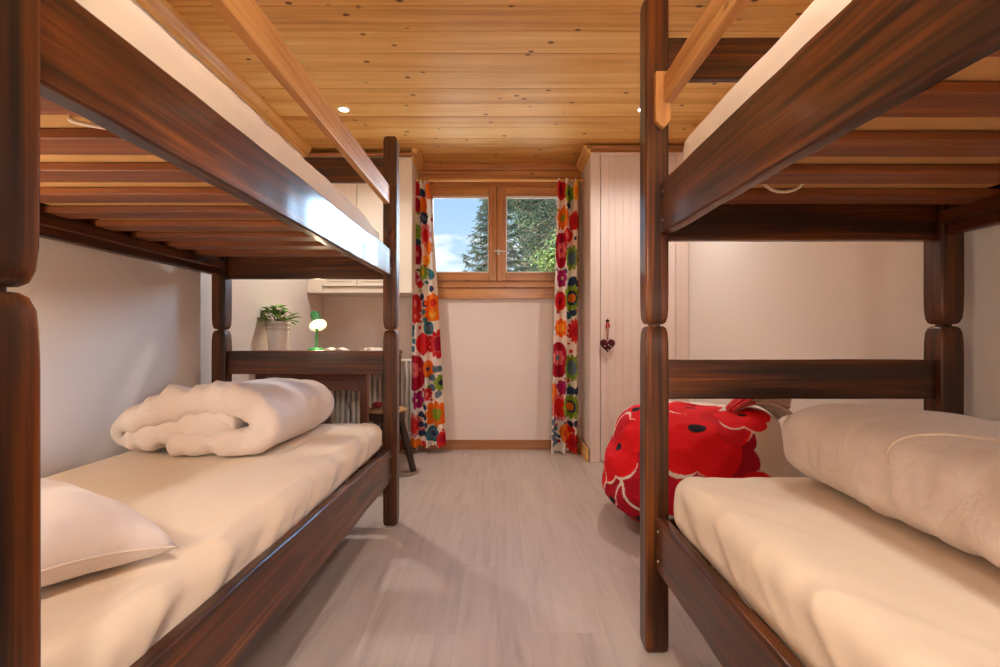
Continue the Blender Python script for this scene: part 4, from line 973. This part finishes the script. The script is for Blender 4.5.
def spruce(label, x, y, h, rad, n_br, seed, m):
    rng = random.Random(seed); t = thing('spruce_tree', label, 'tree', (x, y, -0.4), 'trees outside the window')
    obj('trunk', tube(nb(), [(0, 0, 0), (0, 0, h*.5), (0, 0, h)], [0.14, 0.09, 0.015], 10), barkm, t, smooth=True)
    V, F = [], []; br = nb()
    for k in range(n_br):
        f = (k+rng.random())/n_br; z = h*(0.12+0.87*f); L_ = rad*(1-f)**0.8*rng.uniform(0.75, 1.1)+0.12; a = k*2.399+rng.uniform(-.3, .3)
        d = Vector((math.cos(a), math.sin(a), 0)); sd = Vector((-d.y, d.x, 0))
        pts = [Vector((0, 0, z))+d*L_*u+Vector((0, 0, -0.28*L_*math.sin(u*PI*0.75)+0.10*L_*u*u)) for u in (0, .25, .5, .75, 1)]
        tube(br, pts, [0.022, 0.016, 0.012, 0.008, 0.003], 5)
        nt_ = int(14+L_*20)
        for q in range(nt_):
            u = rng.uniform(0.12, 1); p = Vector((0, 0, z))+d*L_*u+Vector((0, 0, -0.28*L_*math.sin(u*PI*0.75)+0.10*L_*u*u))
            tw = (sd*rng.choice((-1, 1))*rng.uniform(.5, 1)+d*rng.uniform(.3, 1)+Vector((0, 0, rng.uniform(-.8, .15)))).normalized(); tl = rng.uniform(.10, .28)*(1.15-u*0.6)
            for w in range(9):
                c = p+tw*tl*w/8; 
                for e in range(2):
                    nd = (tw*0.7+Vector((rng.uniform(-1, 1), rng.uniform(-1, 1), rng.uniform(-1, 1)))).normalized(); nl = rng.uniform(.03, .055); wd = nd.cross(Vector((rng.uniform(-1, 1), rng.uniform(-1, 1), .3))).normalized()*0.006
                    i = len(V); V += [tuple(c-wd), tuple(c+wd), tuple(c+nd*nl)]; F.append((i, i+1, i+2))
    obj('branches', br, barkm, t, smooth=True); raw('foliage', V, F, m, t)
def leafy(label, x, y, h, rx, rz, zc, n, seed, m, size=0.035):
    rng = random.Random(seed); t = thing('leafy_tree', label, 'tree', (x, y, -0.4), 'trees outside the window')
    tr = nb(); tube(tr, [(0, 0, 0), (0.03, 0, zc*0.6), (0, 0.05, zc+rz*0.6)], [0.10, 0.07, 0.02], 10)
    V, F = [], []; cl = []
    for k in range(46):
        a = rng.uniform(0, 2*PI); e = rng.uniform(-1, 1); r = rng.uniform(.45, .95); c = Vector((math.cos(a)*math.sqrt(1-e*e)*rx*r, math.sin(a)*math.sqrt(1-e*e)*rx*r, zc+e*rz*r)); cl.append((c, rng.uniform(.22, .4)*rx))
        tube(tr, [(0, 0, zc*0.6+0.3*(c.z-zc*.6)), tuple(c*0.6+Vector((0, 0, c.z*0.25))), tuple(c)], [0.025, 0.015, 0.004], 5)
    for k in range(n):
        c, r = cl[k % len(cl)]; p = c+Vector((rng.gauss(0, 1), rng.gauss(0, 1), rng.gauss(0, .8)))*r*0.5
        a = Vector((rng.uniform(-1, 1), rng.uniform(-1, 1), rng.uniform(-1, 1))).normalized()*size; b = a.cross(Vector((rng.uniform(-1, 1), rng.uniform(-1, 1), rng.uniform(-1, 1)))).normalized()*size*.5
        i = len(V); V += [tuple(p-a), tuple(p+b), tuple(p+a), tuple(p-b)]; F.append((i, i+1, i+2, i+3))
    obj('trunk', tr, barkm, t, smooth=True); raw('foliage', V, F, m, t)
sprm = leafm('spruce_needles', srgb(34, 46, 32), srgb(62, 74, 48)); lfm = leafm('pale_leaves', srgb(70, 86, 36), srgb(100, 114, 58)); lfd = leafm('mid_leaves', srgb(48, 60, 40), srgb(78, 88, 58))
spruce('tall dark green spruce filling much of the right window pane', 1.45, 12.6, 8.4, 2.1, 230, 4, sprm)
spruce('small slender spruce at the right edge of the left window pane', -0.10, 9.3, 4.15, 0.95, 160, 21, sprm)
leafy('broad dark green tree filling the right window pane', 1.95, 18.0, 7, 1.85, 2.9, 5.2, 60000, 8, lfd, 0.055)
leafy('pale yellow green tree low in the corner of the right pane', 1.18, 8.6, 3.4, 0.55, 0.85, 2.45, 9000, 12, lfm, 0.028)
